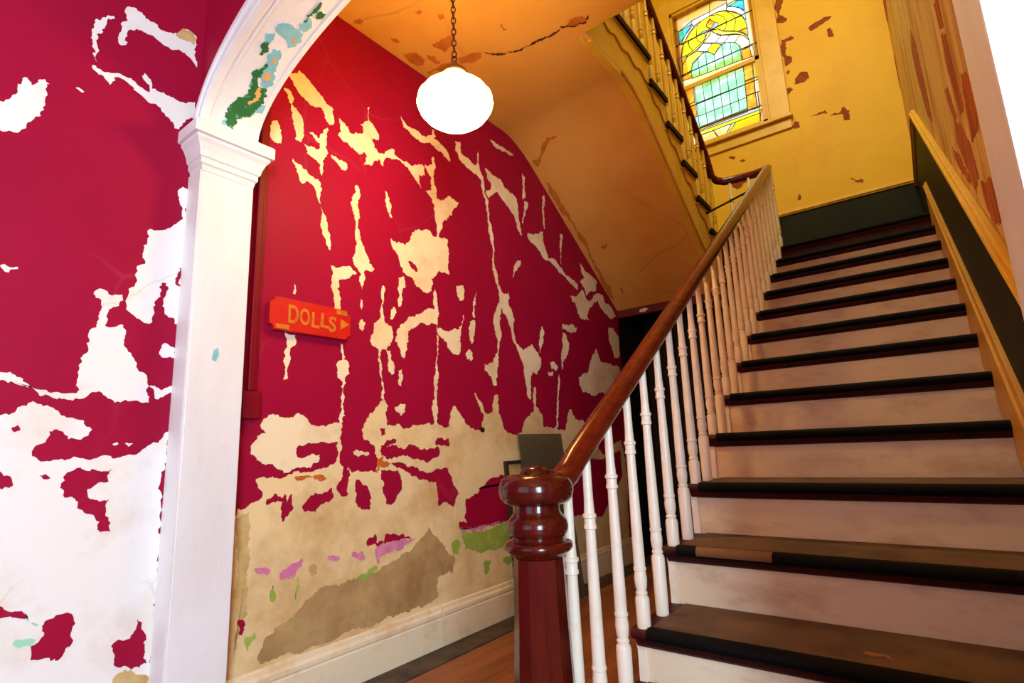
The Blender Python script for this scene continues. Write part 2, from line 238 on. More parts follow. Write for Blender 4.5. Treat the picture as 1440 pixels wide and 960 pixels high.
# ------------------------------------------------------------------ outlines of peeled patches, in wall coordinates (metres)
RED_PLASTER = [[(1.151,2.629),(1.207,2.682),(1.238,2.667),(1.275,2.644),(1.314,2.616),(1.347,2.589),(1.386,2.578),(1.388,2.497),(1.369,2.484),(1.342,2.512),(1.322,2.552),(1.279,2.541),(1.236,2.555),(1.199,2.578),(1.175,2.612)],
 [(1.135,2.554),(1.154,2.559),(1.178,2.536),(1.174,2.492),(1.209,2.469),(1.232,2.439),(1.234,2.381),(1.226,2.33),(1.197,2.334),(1.191,2.396),(1.173,2.462),(1.161,2.51)],
 [(1.076,2.339),(1.09,2.369),(1.111,2.382),(1.124,2.351),(1.132,2.282),(1.105,2.273),(1.081,2.292)],
 [(1.265,2.398),(1.315,2.389),(1.339,2.43),(1.359,2.467),(1.356,2.413),(1.35,2.356),(1.363,2.331),(1.343,2.275),(1.336,2.212),(1.322,2.266),(1.288,2.281),(1.257,2.291),(1.238,2.33),(1.274,2.334),(1.31,2.332),(1.324,2.369)],
 [(1.383,2.338),(1.412,2.334),(1.445,2.33),(1.473,2.322),(1.466,2.291),(1.44,2.284),(1.413,2.31)],
 [(1.19,2.235),(1.213,2.22),(1.249,2.206),(1.291,2.188),(1.325,2.178),(1.339,2.142),(1.333,2.07),(1.315,2.099),(1.305,2.13),(1.268,2.156),(1.24,2.134),(1.221,2.166),(1.203,2.199)],
 [(1.335,2.057),(1.354,2.026),(1.373,1.968),(1.388,1.909),(1.386,1.863),(1.367,1.892),(1.347,1.948),(1.337,1.991)],
 [(1.42,2.547),(1.441,2.536),(1.475,2.527),(1.48,2.497),(1.553,2.525),(1.563,2.562),(1.545,2.574),(1.585,2.613),(1.587,2.688),(1.599,2.701),(1.6,2.621),(1.634,2.596),(1.662,2.562),(1.657,2.537),(1.612,2.526),(1.635,2.483),(1.658,2.466),(1.697,2.476),(1.76,2.532),(1.78,2.499),(1.843,2.498),(1.895,2.491),(1.984,2.528),(1.987,2.471),(1.938,2.452),(1.959,2.381),(1.92,2.416),(1.877,2.455),(1.801,2.487),(1.76,2.474),(1.704,2.453),(1.692,2.405),(1.666,2.436),(1.636,2.41),(1.614,2.377),(1.57,2.363),(1.591,2.411),(1.576,2.431),(1.533,2.412),(1.505,2.425),(1.463,2.438),(1.416,2.454),(1.435,2.482)],
 [(1.525,2.237),(1.547,2.22),(1.538,2.142),(1.546,2.095),(1.537,2.019),(1.555,1.963),(1.591,1.901),(1.606,1.856),(1.635,1.839),(1.628,1.819),(1.585,1.815),(1.578,1.741),(1.568,1.716),(1.56,1.742),(1.558,1.796),(1.53,1.819),(1.513,1.844),(1.529,1.89),(1.536,1.934),(1.527,2.015),(1.509,2.095),(1.499,2.141),(1.516,2.184)],
 [(1.706,2.273),(1.726,2.247),(1.748,2.202),(1.745,2.136),(1.722,2.167),(1.706,2.214)],
 [(1.813,2.754),(1.844,2.726),(1.914,2.724),(2.005,2.715),(2.043,2.748),(2.05,2.789),(2.067,2.789),(2.066,2.735),(2.14,2.723),(2.18,2.694),(2.199,2.648),(2.169,2.651),(2.12,2.675),(2.042,2.687),(1.986,2.669),(1.922,2.669),(1.861,2.698),(1.827,2.696)],
 [(2.051,2.615),(2.064,2.606),(2.054,2.468),(2.076,2.418),(2.079,2.36),(2.133,2.372),(2.173,2.416),(2.224,2.412),(2.265,2.404),(2.222,2.351),(2.2,2.299),(2.16,2.256),(2.12,2.229),(2.09,2.147),(2.099,2.114),(2.08,2.116),(2.075,2.186),(2.064,2.268),(2.059,2.317),(2.037,2.352),(1.992,2.379),(2.038,2.404),(2.039,2.477),(1.988,2.537),(2.04,2.559)],
 [(1.909,2.121),(1.936,2.135),(1.962,2.13),(2.016,2.153),(2.043,2.126),(2.089,2.119),(2.163,2.14),(2.168,2.026),(2.171,1.934),(2.165,1.928),(2.076,1.92),(2.028,1.876),(2.041,1.847),(2.031,1.805),(1.981,1.787),(1.925,1.804),(1.894,1.846),(1.855,1.849),(1.825,1.872),(1.801,1.918),(1.777,1.963),(1.749,1.988),(1.746,2.025),(1.777,2.008),(1.842,2.014),(1.867,2.041),(1.884,2.079)],
 [(2.249,2.803),(2.293,2.816),(2.297,2.742),(2.369,2.735),(2.432,2.716),(2.462,2.83),(2.469,2.724),(2.505,2.645),(2.508,2.569),(2.55,2.523),(2.549,2.399),(2.584,2.304),(2.585,2.228),(2.584,2.123),(2.61,2.055),(2.617,1.983),(2.671,1.92),(2.73,1.94),(2.72,1.856),(2.779,1.769),(2.777,1.761),(2.764,1.683),(2.786,1.611),(2.866,1.57),(2.957,1.624),(3.04,1.556),(3.069,1.532),(3.048,1.469),(3.014,1.423),(2.956,1.436),(2.927,1.366),(2.918,1.249),(2.881,1.28),(2.867,1.395),(2.859,1.477),(2.81,1.555),(2.747,1.631),(2.738,1.696),(2.702,1.757),(2.648,1.822),(2.624,1.76),(2.625,1.679),(2.635,1.632),(2.597,1.5),(2.579,1.388),(2.563,1.318),(2.532,1.323),(2.524,1.368),(2.46,1.401),(2.457,1.442),(2.538,1.454),(2.586,1.522),(2.602,1.595),(2.569,1.671),(2.56,1.734),(2.602,1.822),(2.626,1.876),(2.585,2.02),(2.565,2.059),(2.579,2.197),(2.553,2.264),(2.537,2.38),(2.521,2.512),(2.49,2.554),(2.482,2.636),(2.429,2.661),(2.366,2.666),(2.316,2.683),(2.286,2.692),(2.247,2.735)],
 [(2.525,2.739),(2.588,2.725),(2.645,2.716),(2.681,2.722),(2.727,2.674),(2.8,2.661),(2.863,2.642),(2.875,2.555),(2.888,2.444),(2.896,2.381),(2.86,2.411),(2.828,2.507),(2.768,2.543),(2.721,2.567),(2.652,2.614),(2.579,2.564),(2.544,2.536),(2.523,2.567),(2.582,2.62),(2.584,2.652),(2.544,2.676)],
 [(2.588,2.967),(2.647,2.969),(2.732,2.974),(2.846,2.973),(2.794,2.95),(2.694,2.94),(2.622,2.941)],
 [(2.973,2.421),(3.062,2.444),(3.181,2.497),(3.173,2.412),(3.197,2.358),(3.222,2.305),(3.328,2.315),(3.401,2.271),(3.477,2.227),(3.574,2.213),(3.639,2.191),(3.627,2.143),(3.553,2.172),(3.459,2.214),(3.365,2.227),(3.264,2.281),(3.175,2.279),(3.123,2.329),(3.069,2.357),(2.988,2.375)],
 [(2.831,2.179),(2.883,2.2),(2.873,2.158),(2.814,2.104),(2.781,2.05),(2.795,2.123)],
 [(2.945,2.868),(2.984,2.849),(2.963,2.755),(2.973,2.707),(2.935,2.659),(2.951,2.767)],
 [(2.956,2.659),(2.997,2.664),(2.979,2.607),(2.922,2.48),(2.95,2.581)],
 [(3.19,2.768),(3.222,2.798),(3.197,2.682),(3.198,2.523),(3.178,2.57),(3.178,2.693)],
 [(3.415,2.554),(3.454,2.556),(3.418,2.428),(3.404,2.299),(3.4,2.405)],
 [(3.699,2.391),(3.781,2.336),(3.871,2.319),(3.961,2.281),(3.93,2.197),(3.834,2.177),(3.772,2.127),(3.727,2.192),(3.677,2.218),(3.755,2.273),(3.707,2.318)],
 [(3.508,2.074),(3.611,2.094),(3.706,2.169),(3.751,2.104),(3.821,2.08),(3.906,2.163),(4.046,2.191),(4.077,2.129),(4.197,2.112),(4.27,2.044),(4.179,1.999),(4.061,2.028),(3.989,2.074),(3.958,2.125),(3.814,2.032),(3.75,1.956),(3.782,1.925),(3.674,1.916),(3.61,1.95),(3.652,2.012),(3.552,2.029)],
 [(2.232,1.877),(2.27,1.89),(2.294,1.857),(2.287,1.808),(2.258,1.792),(2.236,1.818)],
 [(2.408,1.881),(2.395,1.809),(2.381,1.71),(2.362,1.734),(2.371,1.804),(2.393,1.85)],
 [(3.376,1.829),(3.504,1.849),(3.588,1.833),(3.553,1.788),(3.442,1.782),(3.372,1.79)],
 [(3.369,1.761),(3.421,1.75),(3.449,1.686),(3.423,1.607),(3.365,1.563),(3.34,1.486),(3.33,1.559),(3.36,1.675)],
 [(3.099,1.768),(3.124,1.735),(3.094,1.641),(3.057,1.575),(3.047,1.636),(3.069,1.709)],
 [(3.177,1.517),(3.227,1.531),(3.273,1.499),(3.237,1.468),(3.189,1.477)],
 [(3.139,1.451),(3.204,1.462),(3.201,1.429),(3.153,1.426)],
 [(3.285,1.445),(3.298,1.41),(3.256,1.264),(3.229,1.122),(3.236,1.07),(3.204,1.07),(3.226,1.192),(3.255,1.317)],
 [(3.568,1.449),(3.708,1.499),(3.783,1.606),(3.878,1.699),(3.928,1.6),(4.149,1.59),(4.266,1.59),(4.268,1.459),(4.209,1.391),(3.995,1.327),(3.934,1.354),(3.763,1.315),(3.61,1.337),(3.561,1.391)],
 [(4.106,1.9),(4.203,1.925),(4.298,1.861),(4.282,1.68),(4.183,1.658),(4.152,1.753),(4.101,1.812)],
 [(3.583,2.043),(3.778,2.028),(3.771,1.974),(3.645,1.922),(3.612,1.967)],
 [(2.336,1.681),(2.377,1.696),(2.378,1.627),(2.353,1.548),(2.332,1.59)],
 [(2.296,1.489),(2.33,1.515),(2.355,1.496),(2.345,1.45),(2.306,1.454)],
 [(2.054,1.818),(2.073,1.765),(2.076,1.709),(2.071,1.626),(2.077,1.516),(2.066,1.368),(2.06,1.237),(2.066,1.166),(2.061,1.085),(2.036,1.084),(2.029,1.142),(2.021,1.159),(2.044,1.224),(2.049,1.343),(2.062,1.514),(2.062,1.625),(1.939,1.606),(1.877,1.57),(1.854,1.54),(1.849,1.452),(1.831,1.407),(1.817,1.414),(1.805,1.459),(1.773,1.494),(1.788,1.553),(1.817,1.586),(1.877,1.631),(1.94,1.66),(2.022,1.703),(2.052,1.713),(2.043,1.759)],
 [(2.074,1.602),(2.131,1.595),(2.166,1.597),(2.203,1.619),(2.249,1.626),(2.269,1.671),(2.284,1.713),(2.289,1.694),(2.257,1.59),(2.244,1.479),(2.198,1.47),(2.155,1.5),(2.129,1.535),(2.095,1.555),(2.078,1.565)],
 [(2.247,1.879),(2.286,1.89),(2.294,1.849),(2.283,1.799),(2.254,1.801),(2.237,1.844)],
 [(1.69,1.759),(1.704,1.756),(1.702,1.704),(1.693,1.646),(1.703,1.585),(1.738,1.563),(1.759,1.532),(1.752,1.486),(1.724,1.454),(1.69,1.439),(1.68,1.389),(1.693,1.342),(1.702,1.261),(1.705,1.197),(1.689,1.202),(1.691,1.282),(1.68,1.346),(1.666,1.388),(1.67,1.437),(1.636,1.449),(1.617,1.477),(1.636,1.509),(1.642,1.548),(1.668,1.58),(1.682,1.644)],
 [(1.717,1.437),(1.738,1.439),(1.745,1.396),(1.771,1.365),(1.753,1.319),(1.732,1.35)],
 [(1.795,1.345),(1.817,1.352),(1.824,1.314),(1.814,1.268),(1.795,1.278)],
 [(1.774,1.166),(1.809,1.18),(1.842,1.176),(1.838,1.143),(1.809,1.12),(1.774,1.146)],
 [(1.795,1.823),(1.832,1.838),(1.84,1.797),(1.814,1.738),(1.817,1.692),(1.795,1.67),(1.799,1.724),(1.79,1.769)],
 [(1.759,1.663),(1.773,1.66),(1.762,1.606),(1.745,1.592),(1.747,1.633)],
 [(1.391,1.793),(1.432,1.789),(1.503,1.812),(1.536,1.791),(1.535,1.786),(1.479,1.746),(1.441,1.737),(1.432,1.693),(1.448,1.654),(1.447,1.593),(1.417,1.594),(1.416,1.647),(1.397,1.691),(1.405,1.75)],
 [(1.551,1.545),(1.57,1.571),(1.591,1.551),(1.577,1.511),(1.558,1.522)],
 [(1.563,1.666),(1.574,1.646),(1.567,1.614),(1.56,1.643)],
 [(1.456,1.437),(1.468,1.433),(1.473,1.368),(1.502,1.352),(1.505,1.304),(1.48,1.272),(1.479,1.207),(1.475,1.148),(1.487,1.114),(1.472,1.107),(1.466,1.07),(1.457,1.07),(1.459,1.089),(1.466,1.167),(1.47,1.267),(1.443,1.284),(1.436,1.339),(1.462,1.361),(1.46,1.417)],
 [(1.187,1.45),(1.232,1.447),(1.239,1.419),(1.22,1.393),(1.211,1.359),(1.203,1.303),(1.201,1.257),(1.188,1.254),(1.193,1.311),(1.187,1.338),(1.195,1.385)],
 [(1.219,1.667),(1.227,1.654),(1.226,1.621),(1.215,1.622)],
 [(1.1,1.068),(1.132,1.111),(1.207,1.102),(1.286,1.11),(1.339,1.069),(1.414,1.079),(1.459,1.084),(1.471,1.07),(1.456,1.002),(1.373,1.004),(1.31,1),(1.263,0.988),(1.262,0.943),(1.322,0.95),(1.364,0.949),(1.36,0.921),(1.314,0.901),(1.254,0.9),(1.207,0.883),(1.169,0.909),(1.114,0.924),(1.077,0.959),(1.073,1),(1.091,1.029),(1.126,1.038),(1.107,1.055)],
 [(1.532,0.957),(1.58,0.959),(1.62,0.95),(1.615,0.938),(1.568,0.937),(1.538,0.944)],
 [(1.02,0.246),(1.029,0.766),(1.069,0.772),(1.123,0.809),(1.094,0.869),(1.152,0.87),(1.217,0.869),(1.255,0.887),(1.315,0.883),(1.398,0.894),(1.436,0.909),(1.457,0.945),(1.45,0.993),(1.46,1.07),(1.473,1.079),(1.467,1.031),(1.475,0.983),(1.463,0.926),(1.493,0.877),(1.497,0.854),(1.5,0.825),(1.51,0.891),(1.522,0.871),(1.569,0.868),(1.666,0.853),(1.671,0.897),(1.655,0.964),(1.623,1),(1.585,1.02),(1.578,1.055),(1.603,1.091),(1.627,1.132),(1.666,1.164),(1.705,1.197),(1.73,1.166),(1.719,1.113),(1.726,1.071),(1.76,1.071),(1.788,1.082),(1.845,1.061),(1.874,1.066),(1.934,1.078),(2.036,1.084),(2.094,1.073),(2.144,1.068),(2.162,1.12),(2.181,1.18),(2.203,1.179),(2.233,1.149),(2.273,1.109),(2.324,1.06),(2.41,1.053),(2.443,1.133),(2.359,1.259),(2.375,1.263),(2.46,1.148),(2.518,1.157),(2.555,1.264),(2.579,1.265),(2.578,1.158),(2.634,1.053),(2.733,1.022),(2.808,1.037),(2.831,1.093),(2.875,1.133),(2.949,1.168),(2.965,1.335),(2.983,1.336),(2.978,1.202),(3.036,1.162),(3.058,1.07),(3.198,1.07),(3.327,1.053),(3.394,1.197),(3.429,1.198),(3.474,1.126),(3.584,1.128),(3.649,1.053),(3.86,0.86),(4.184,0.971),(4.249,0.805),(4.203,0.289),(3.689,0.205),(2.669,0.211),(2.082,0.202),(1.551,0.201),(1.249,0.202)]]
RED_ISLAND = [[(1.853,1.929),(1.908,1.925),(1.925,1.89),(1.883,1.899)],
 [(1.72,0.972),(1.774,0.981),(1.816,0.964),(1.874,0.979),(1.933,0.956),(2.026,0.959),(2.059,0.97),(2.074,0.935),(2.058,0.913),(1.978,0.888),(1.903,0.908),(1.852,0.931),(1.774,0.926),(1.727,0.915),(1.687,0.937),(1.687,0.978),(1.72,1.008),(1.774,1.01),(1.777,0.989),(1.733,0.977)],
 [(2.043,0.993),(2.059,1.01),(2.143,1.009),(2.15,0.973),(2.091,0.969),(2.043,0.976)],
 [(1.68,1.055),(1.706,1.061),(1.713,1.034),(1.687,1.024)],
 [(1.747,0.894),(1.816,0.893),(1.873,0.877),(1.932,0.847),(2.009,0.837),(2.04,0.852),(2.122,0.859),(2.163,0.805),(2.162,0.773),(2.055,0.784),(1.992,0.794),(1.917,0.816),(1.844,0.852),(1.788,0.871)],
 [(1.454,0.818),(1.475,0.84),(1.48,0.882),(1.515,0.88),(1.511,0.776),(1.471,0.772),(1.454,0.795)],
 [(1.551,0.835),(1.569,0.833),(1.624,0.776),(1.628,0.7),(1.589,0.704),(1.559,0.72),(1.549,0.782)],
 [(1.687,0.87),(1.794,0.864),(1.815,0.785),(1.794,0.751),(1.747,0.705),(1.72,0.713),(1.7,0.769)],
 [(2.039,0.851),(2.112,0.847),(2.169,0.774),(2.21,0.714),(2.174,0.66),(2.108,0.684),(2.059,0.667),(2.053,0.739),(2.046,0.795)],
 [(1.293,0.752),(1.342,0.787),(1.426,0.811),(1.43,0.765),(1.385,0.747),(1.35,0.716),(1.304,0.725)],
 [(1.138,0.785),(1.168,0.809),(1.21,0.79),(1.215,0.777),(1.169,0.778),(1.138,0.77)],
 [(1.198,0.745),(1.214,0.803),(1.225,0.768),(1.245,0.8),(1.25,0.74),(1.227,0.717),(1.209,0.698)],
 [(1.612,0.567),(1.658,0.589),(1.664,0.554),(1.709,0.543),(1.715,0.579),(1.828,0.564),(1.835,0.548),(1.891,0.537),(1.781,0.536),(1.702,0.534),(1.621,0.542)],
 [(2.205,0.538),(2.21,0.577),(2.272,0.558),(2.259,0.605),(2.265,0.674),(2.373,0.705),(2.413,0.738),(2.375,0.726),(2.442,0.755),(2.511,0.781),(2.643,0.792),(2.904,0.783),(3.328,0.758),(3.62,0.831),(3.855,0.821),(4.147,0.89),(4.158,0.688),(3.794,0.416),(3.231,0.466),(2.65,0.525)],
 [(1.05,0.381),(1.075,0.375),(1.076,0.345),(1.069,0.329),(1.057,0.336)]]
PINK = [[(1.664,0.53),(1.794,0.539),(1.906,0.538),(1.849,0.521),(1.821,0.5),(1.741,0.499),(1.69,0.488),(1.678,0.457),(1.665,0.483)],
 [(1.204,0.512),(1.235,0.526),(1.277,0.539),(1.301,0.543),(1.297,0.514),(1.274,0.506),(1.265,0.483),(1.214,0.486)],
 [(1.102,0.547),(1.136,0.544),(1.168,0.527),(1.159,0.516),(1.129,0.522)],
 [(1.533,0.529),(1.592,0.524),(1.604,0.494),(1.58,0.489),(1.545,0.509)],
 [(1.413,0.532),(1.466,0.529),(1.478,0.516),(1.434,0.513)],
 [(2.205,0.538),(2.668,0.526),(2.667,0.515),(2.422,0.517),(2.383,0.496),(2.23,0.518)]]
GREEN = [[(2.23,0.512),(2.402,0.496),(2.646,0.516),(2.658,0.377),(2.534,0.385),(2.435,0.392),(2.36,0.395),(2.253,0.424)],
 [(2.144,0.464),(2.187,0.491),(2.212,0.476),(2.201,0.411),(2.159,0.407)],
 [(1.167,0.456),(1.183,0.472),(1.192,0.439),(1.186,0.409),(1.173,0.416)],
 [(1.275,0.477),(1.286,0.475),(1.286,0.434),(1.278,0.395)],
 [(1.082,0.318),(1.114,0.324),(1.123,0.303),(1.099,0.287),(1.092,0.271),(1.083,0.292)],
 [(1.535,0.429),(1.605,0.429),(1.665,0.455),(1.672,0.435),(1.617,0.413),(1.547,0.423)],
 [(2.395,0.332),(2.462,0.337),(2.45,0.287),(2.411,0.271)],
 [(2.571,0.324),(2.656,0.346),(2.664,0.295),(2.61,0.281)]]
MORTAR = [[(1.13,0.241),(1.157,0.293),(1.226,0.329),(1.27,0.349),(1.316,0.386),(1.375,0.415),(1.437,0.419),(1.547,0.423),(1.641,0.427),(1.716,0.446),(1.794,0.46),(1.877,0.486),(1.935,0.528),(1.988,0.573),(2.041,0.523),(2.103,0.449),(2.175,0.393),(2.157,0.332),(2.053,0.331),(2.037,0.293),(2.051,0.238),(1.99,0.221),(1.862,0.213),(1.668,0.215),(1.485,0.215),(1.342,0.21),(1.23,0.215),(1.136,0.223)],
 [(1.021,0.718),(1.074,0.755),(1.075,0.625),(1.079,0.389),(1.045,0.267)],
 [(1.327,0.509),(1.351,0.517),(1.372,0.5),(1.368,0.476),(1.338,0.477)]]
RUST = [[(1.671,0.918),(1.701,0.932),(1.707,0.906),(1.745,0.894),(1.727,0.879),(1.681,0.887),(1.669,0.862),(1.656,0.863)],
 [(1.25,0.864),(1.309,0.869),(1.36,0.866),(1.398,0.85),(1.361,0.843),(1.319,0.86),(1.26,0.852)]]
LEFT_PLASTER = [[(0.45,2.434),(0.469,2.456),(0.484,2.476),(0.501,2.485),(0.498,2.471),(0.483,2.451),(0.479,2.42),(0.465,2.379),(0.465,2.346),(0.472,2.328),(0.469,2.285),(0.462,2.321),(0.451,2.351),(0.45,2.401)],
 [(0.523,2.469),(0.533,2.485),(0.532,2.538),(0.542,2.552),(0.568,2.553),(0.583,2.554),(0.595,2.538),(0.622,2.541),(0.655,2.527),(0.694,2.543),(0.717,2.578),(0.742,2.585),(0.769,2.565),(0.767,2.532),(0.777,2.444),(0.766,2.458),(0.741,2.474),(0.699,2.474),(0.667,2.469),(0.635,2.479),(0.588,2.483),(0.553,2.465),(0.543,2.444),(0.545,2.397),(0.532,2.387)],
 [(0.243,2.017),(0.272,2.038),(0.288,2.07),(0.294,2.122),(0.304,2.129),(0.315,2.109),(0.325,2.119),(0.332,2.139),(0.345,2.147),(0.357,2.137),(0.349,2.115),(0.352,2.079),(0.349,2.053),(0.347,2.019),(0.331,1.999),(0.318,1.964),(0.301,1.94),(0.282,1.939),(0.252,1.929)],
 [(0.458,2.256),(0.468,2.268),(0.486,2.258),(0.519,2.269),(0.554,2.275),(0.583,2.272),(0.614,2.256),(0.629,2.255),(0.617,2.287),(0.602,2.307),(0.608,2.322),(0.628,2.308),(0.635,2.273),(0.673,2.279),(0.697,2.273),(0.73,2.27),(0.762,2.287),(0.78,2.297),(0.779,2.226),(0.744,2.189),(0.734,2.159),(0.718,2.156),(0.7,2.186),(0.654,2.221),(0.624,2.219),(0.608,2.23),(0.577,2.25),(0.533,2.263),(0.523,2.257),(0.511,2.22),(0.502,2.231),(0.487,2.245)],
 [(0.748,1.908),(0.763,1.939),(0.784,1.926),(0.78,1.84),(0.798,1.424),(0.774,1.42),(0.768,1.442),(0.739,1.451),(0.735,1.564),(0.723,1.562),(0.718,1.519),(0.703,1.462),(0.692,1.409),(0.669,1.417),(0.623,1.448),(0.624,1.518),(0.647,1.549),(0.648,1.607),(0.665,1.616),(0.657,1.66),(0.666,1.699),(0.663,1.735),(0.674,1.746),(0.713,1.755),(0.743,1.784),(0.765,1.81),(0.767,1.831),(0.756,1.878)],
 [(0.536,1.495),(0.545,1.503),(0.57,1.489),(0.608,1.495),(0.612,1.476),(0.594,1.451),(0.575,1.431),(0.574,1.397),(0.569,1.386),(0.62,1.392),(0.625,1.346),(0.641,1.306),(0.667,1.258),(0.703,1.218),(0.713,1.143),(0.698,1.141),(0.676,1.148),(0.617,1.139),(0.592,1.158),(0.564,1.169),(0.534,1.148),(0.497,1.142),(0.454,1.151),(0.431,1.15),(0.4,1.174),(0.372,1.183),(0.329,1.184),(0.326,1.214),(0.358,1.216),(0.381,1.202),(0.399,1.185),(0.429,1.169),(0.453,1.161),(0.489,1.161),(0.522,1.174),(0.516,1.236),(0.522,1.284),(0.533,1.334),(0.537,1.371),(0.549,1.377),(0.552,1.419),(0.557,1.444),(0.551,1.469),(0.538,1.47)],
 [(0.709,1.198),(0.731,1.195),(0.755,1.192),(0.779,1.202),(0.779,1.18),(0.757,1.166),(0.736,1.154),(0.727,1.177)],
 [(0.739,1.299),(0.739,1.343),(0.751,1.349),(0.78,1.335),(0.783,1.295),(0.762,1.302)],
 [(0.339,1.09),(0.368,1.094),(0.384,1.116),(0.416,1.135),(0.44,1.121),(0.47,1.111),(0.502,1.089),(0.54,1.082),(0.565,1.053),(0.557,1.036),(0.539,1.023),(0.508,1.025),(0.485,1.05),(0.461,1.048),(0.46,1.03),(0.445,1.012),(0.427,0.991),(0.44,0.972),(0.49,0.965),(0.55,0.967),(0.621,0.971),(0.703,0.984),(0.753,1.011),(0.76,1.022),(0.779,1.047),(0.778,0.932),(0.779,0.612),(0.782,0.385),(0.779,0.241),(0.415,0.366)],
 [(0.621,1.008),(0.634,1.014),(0.638,1.008),(0.628,1.003)],
 [(0.655,1.01),(0.678,1.009),(0.667,0.999)],
 [(0.305,1.522),(0.321,1.522),(0.343,1.526),(0.344,1.52),(0.327,1.514),(0.325,1.504),(0.311,1.512)],
 [(0.422,2.16),(0.429,2.165),(0.446,2.157),(0.44,2.152)]]
LEFT_ISLAND = [[(0.514,0.927),(0.546,0.94),(0.624,0.933),(0.621,0.894),(0.595,0.892),(0.568,0.875),(0.577,0.845),(0.627,0.838),(0.622,0.803),(0.637,0.767),(0.639,0.742),(0.604,0.752),(0.608,0.775),(0.584,0.8),(0.554,0.818),(0.549,0.84),(0.511,0.862),(0.502,0.884)],
 [(0.355,0.94),(0.365,0.939),(0.388,0.924),(0.388,0.893),(0.36,0.894)],
 [(0.45,0.924),(0.464,0.926),(0.477,0.913),(0.46,0.912)],
 [(0.391,0.589),(0.402,0.583),(0.44,0.561),(0.458,0.537),(0.442,0.543),(0.396,0.549)],
 [(0.497,0.508),(0.514,0.523),(0.563,0.524),(0.568,0.513),(0.567,0.479),(0.573,0.451),(0.566,0.436),(0.542,0.407),(0.48,0.426),(0.477,0.462),(0.504,0.483)],
 [(0.669,0.406),(0.694,0.417),(0.72,0.424),(0.734,0.468),(0.746,0.446),(0.762,0.412),(0.769,0.33),(0.749,0.322),(0.68,0.354)],
 [(0.376,1.059),(0.389,1.066),(0.396,1.052),(0.383,1.046)],
 [(0.762,1.584),(0.771,1.629),(0.781,1.607),(0.78,1.56),(0.768,1.562)]]
LEFT_MINT = [[(0.438,0.482),(0.448,0.489),(0.486,0.478),(0.476,0.464),(0.444,0.471)],
 [(0.451,0.555),(0.46,0.546),(0.493,0.512),(0.482,0.512),(0.464,0.536)]]
LEFT_TAN = [[(0.695,2.538),(0.717,2.578),(0.742,2.585),(0.769,2.565),(0.762,2.535),(0.737,2.534)],
 [(0.681,0.302),(0.695,0.325),(0.728,0.325),(0.775,0.292),(0.779,0.241),(0.68,0.275)]]
CEIL = [[(-2.017,1.787),(-1.956,1.828),(-1.96,1.903),(-1.996,1.922),(-2.034,1.9),(-2.04,1.835)],
 [(-1.847,1.836),(-1.747,1.849),(-1.712,1.87),(-1.759,1.92),(-1.84,1.923),(-1.855,1.858)],
 [(-1.824,2.018),(-1.745,2.026),(-1.679,2.053),(-1.699,2.084),(-1.769,2.084),(-1.828,2.055)],
 [(-1.929,1.88),(-1.899,1.915),(-1.907,1.968),(-1.935,1.974),(-1.944,1.916)],
 [(-2.03,1.468),(-1.99,1.478),(-1.992,1.5),(-2.025,1.505),(-2.037,1.479)],
 [(-1.754,1.628),(-1.728,1.629),(-1.724,1.653),(-1.751,1.657)],
 [(-1.677,1.716),(-1.655,1.727),(-1.665,1.75),(-1.691,1.744)],
 [(-2.03,1.977),(-1.923,1.984),(-1.88,2.001),(-1.915,2.022),(-2.029,1.998)],
 [(-1.981,1.67),(-1.966,1.683),(-1.969,1.716),(-1.984,1.712)],
 [(-1.48,1.971),(-1.465,1.975),(-1.477,1.998),(-1.466,2.016),(-1.489,2.006)],
 [(-1.242,2.187),(-1.166,2.176),(-1.119,2.191),(-1.103,2.22),(-1.141,2.247),(-1.185,2.226)]]
CRACK = [[(-1.667,2.063),(-1.629,2.115),(-1.587,2.146),(-1.537,2.167),(-1.48,2.178),(-1.434,2.185),(-1.381,2.18),(-1.307,2.196),(-1.238,2.182),(-1.244,2.19),(-1.309,2.209),(-1.385,2.195),(-1.438,2.19),(-1.485,2.185),(-1.542,2.174),(-1.593,2.154),(-1.633,2.12)],
 [(-1.237,2.179),(-1.183,2.222),(-1.12,2.231),(-1.094,2.204),(-1.094,2.22),(-1.123,2.245),(-1.183,2.233),(-1.243,2.192)]]
SOFF = [[(-2.03,3.179),(-2.008,3.219),(-2.001,3.338),(-1.992,3.445),(-2.004,3.587),(-1.975,3.669),(-2.022,3.811),(-2.016,3.975),(-2.007,4.104),(-2.035,4.229),(-2.059,4.157),(-2.042,3.948),(-2.015,3.735),(-2.027,3.655),(-2.015,3.51),(-2.05,3.411),(-2.048,3.29)],
 [(-1.891,2.96),(-1.836,2.935),(-1.763,2.95),(-1.849,2.967),(-1.894,3.004),(-1.965,3.049),(-2.021,3.085),(-2.038,3.04),(-1.989,3.041)],
 [(-1.892,3.748),(-1.825,3.719),(-1.831,3.746),(-1.884,3.769)],
 [(-1.927,4.111),(-1.9,4.118),(-1.926,4.165),(-1.94,4.141)]]
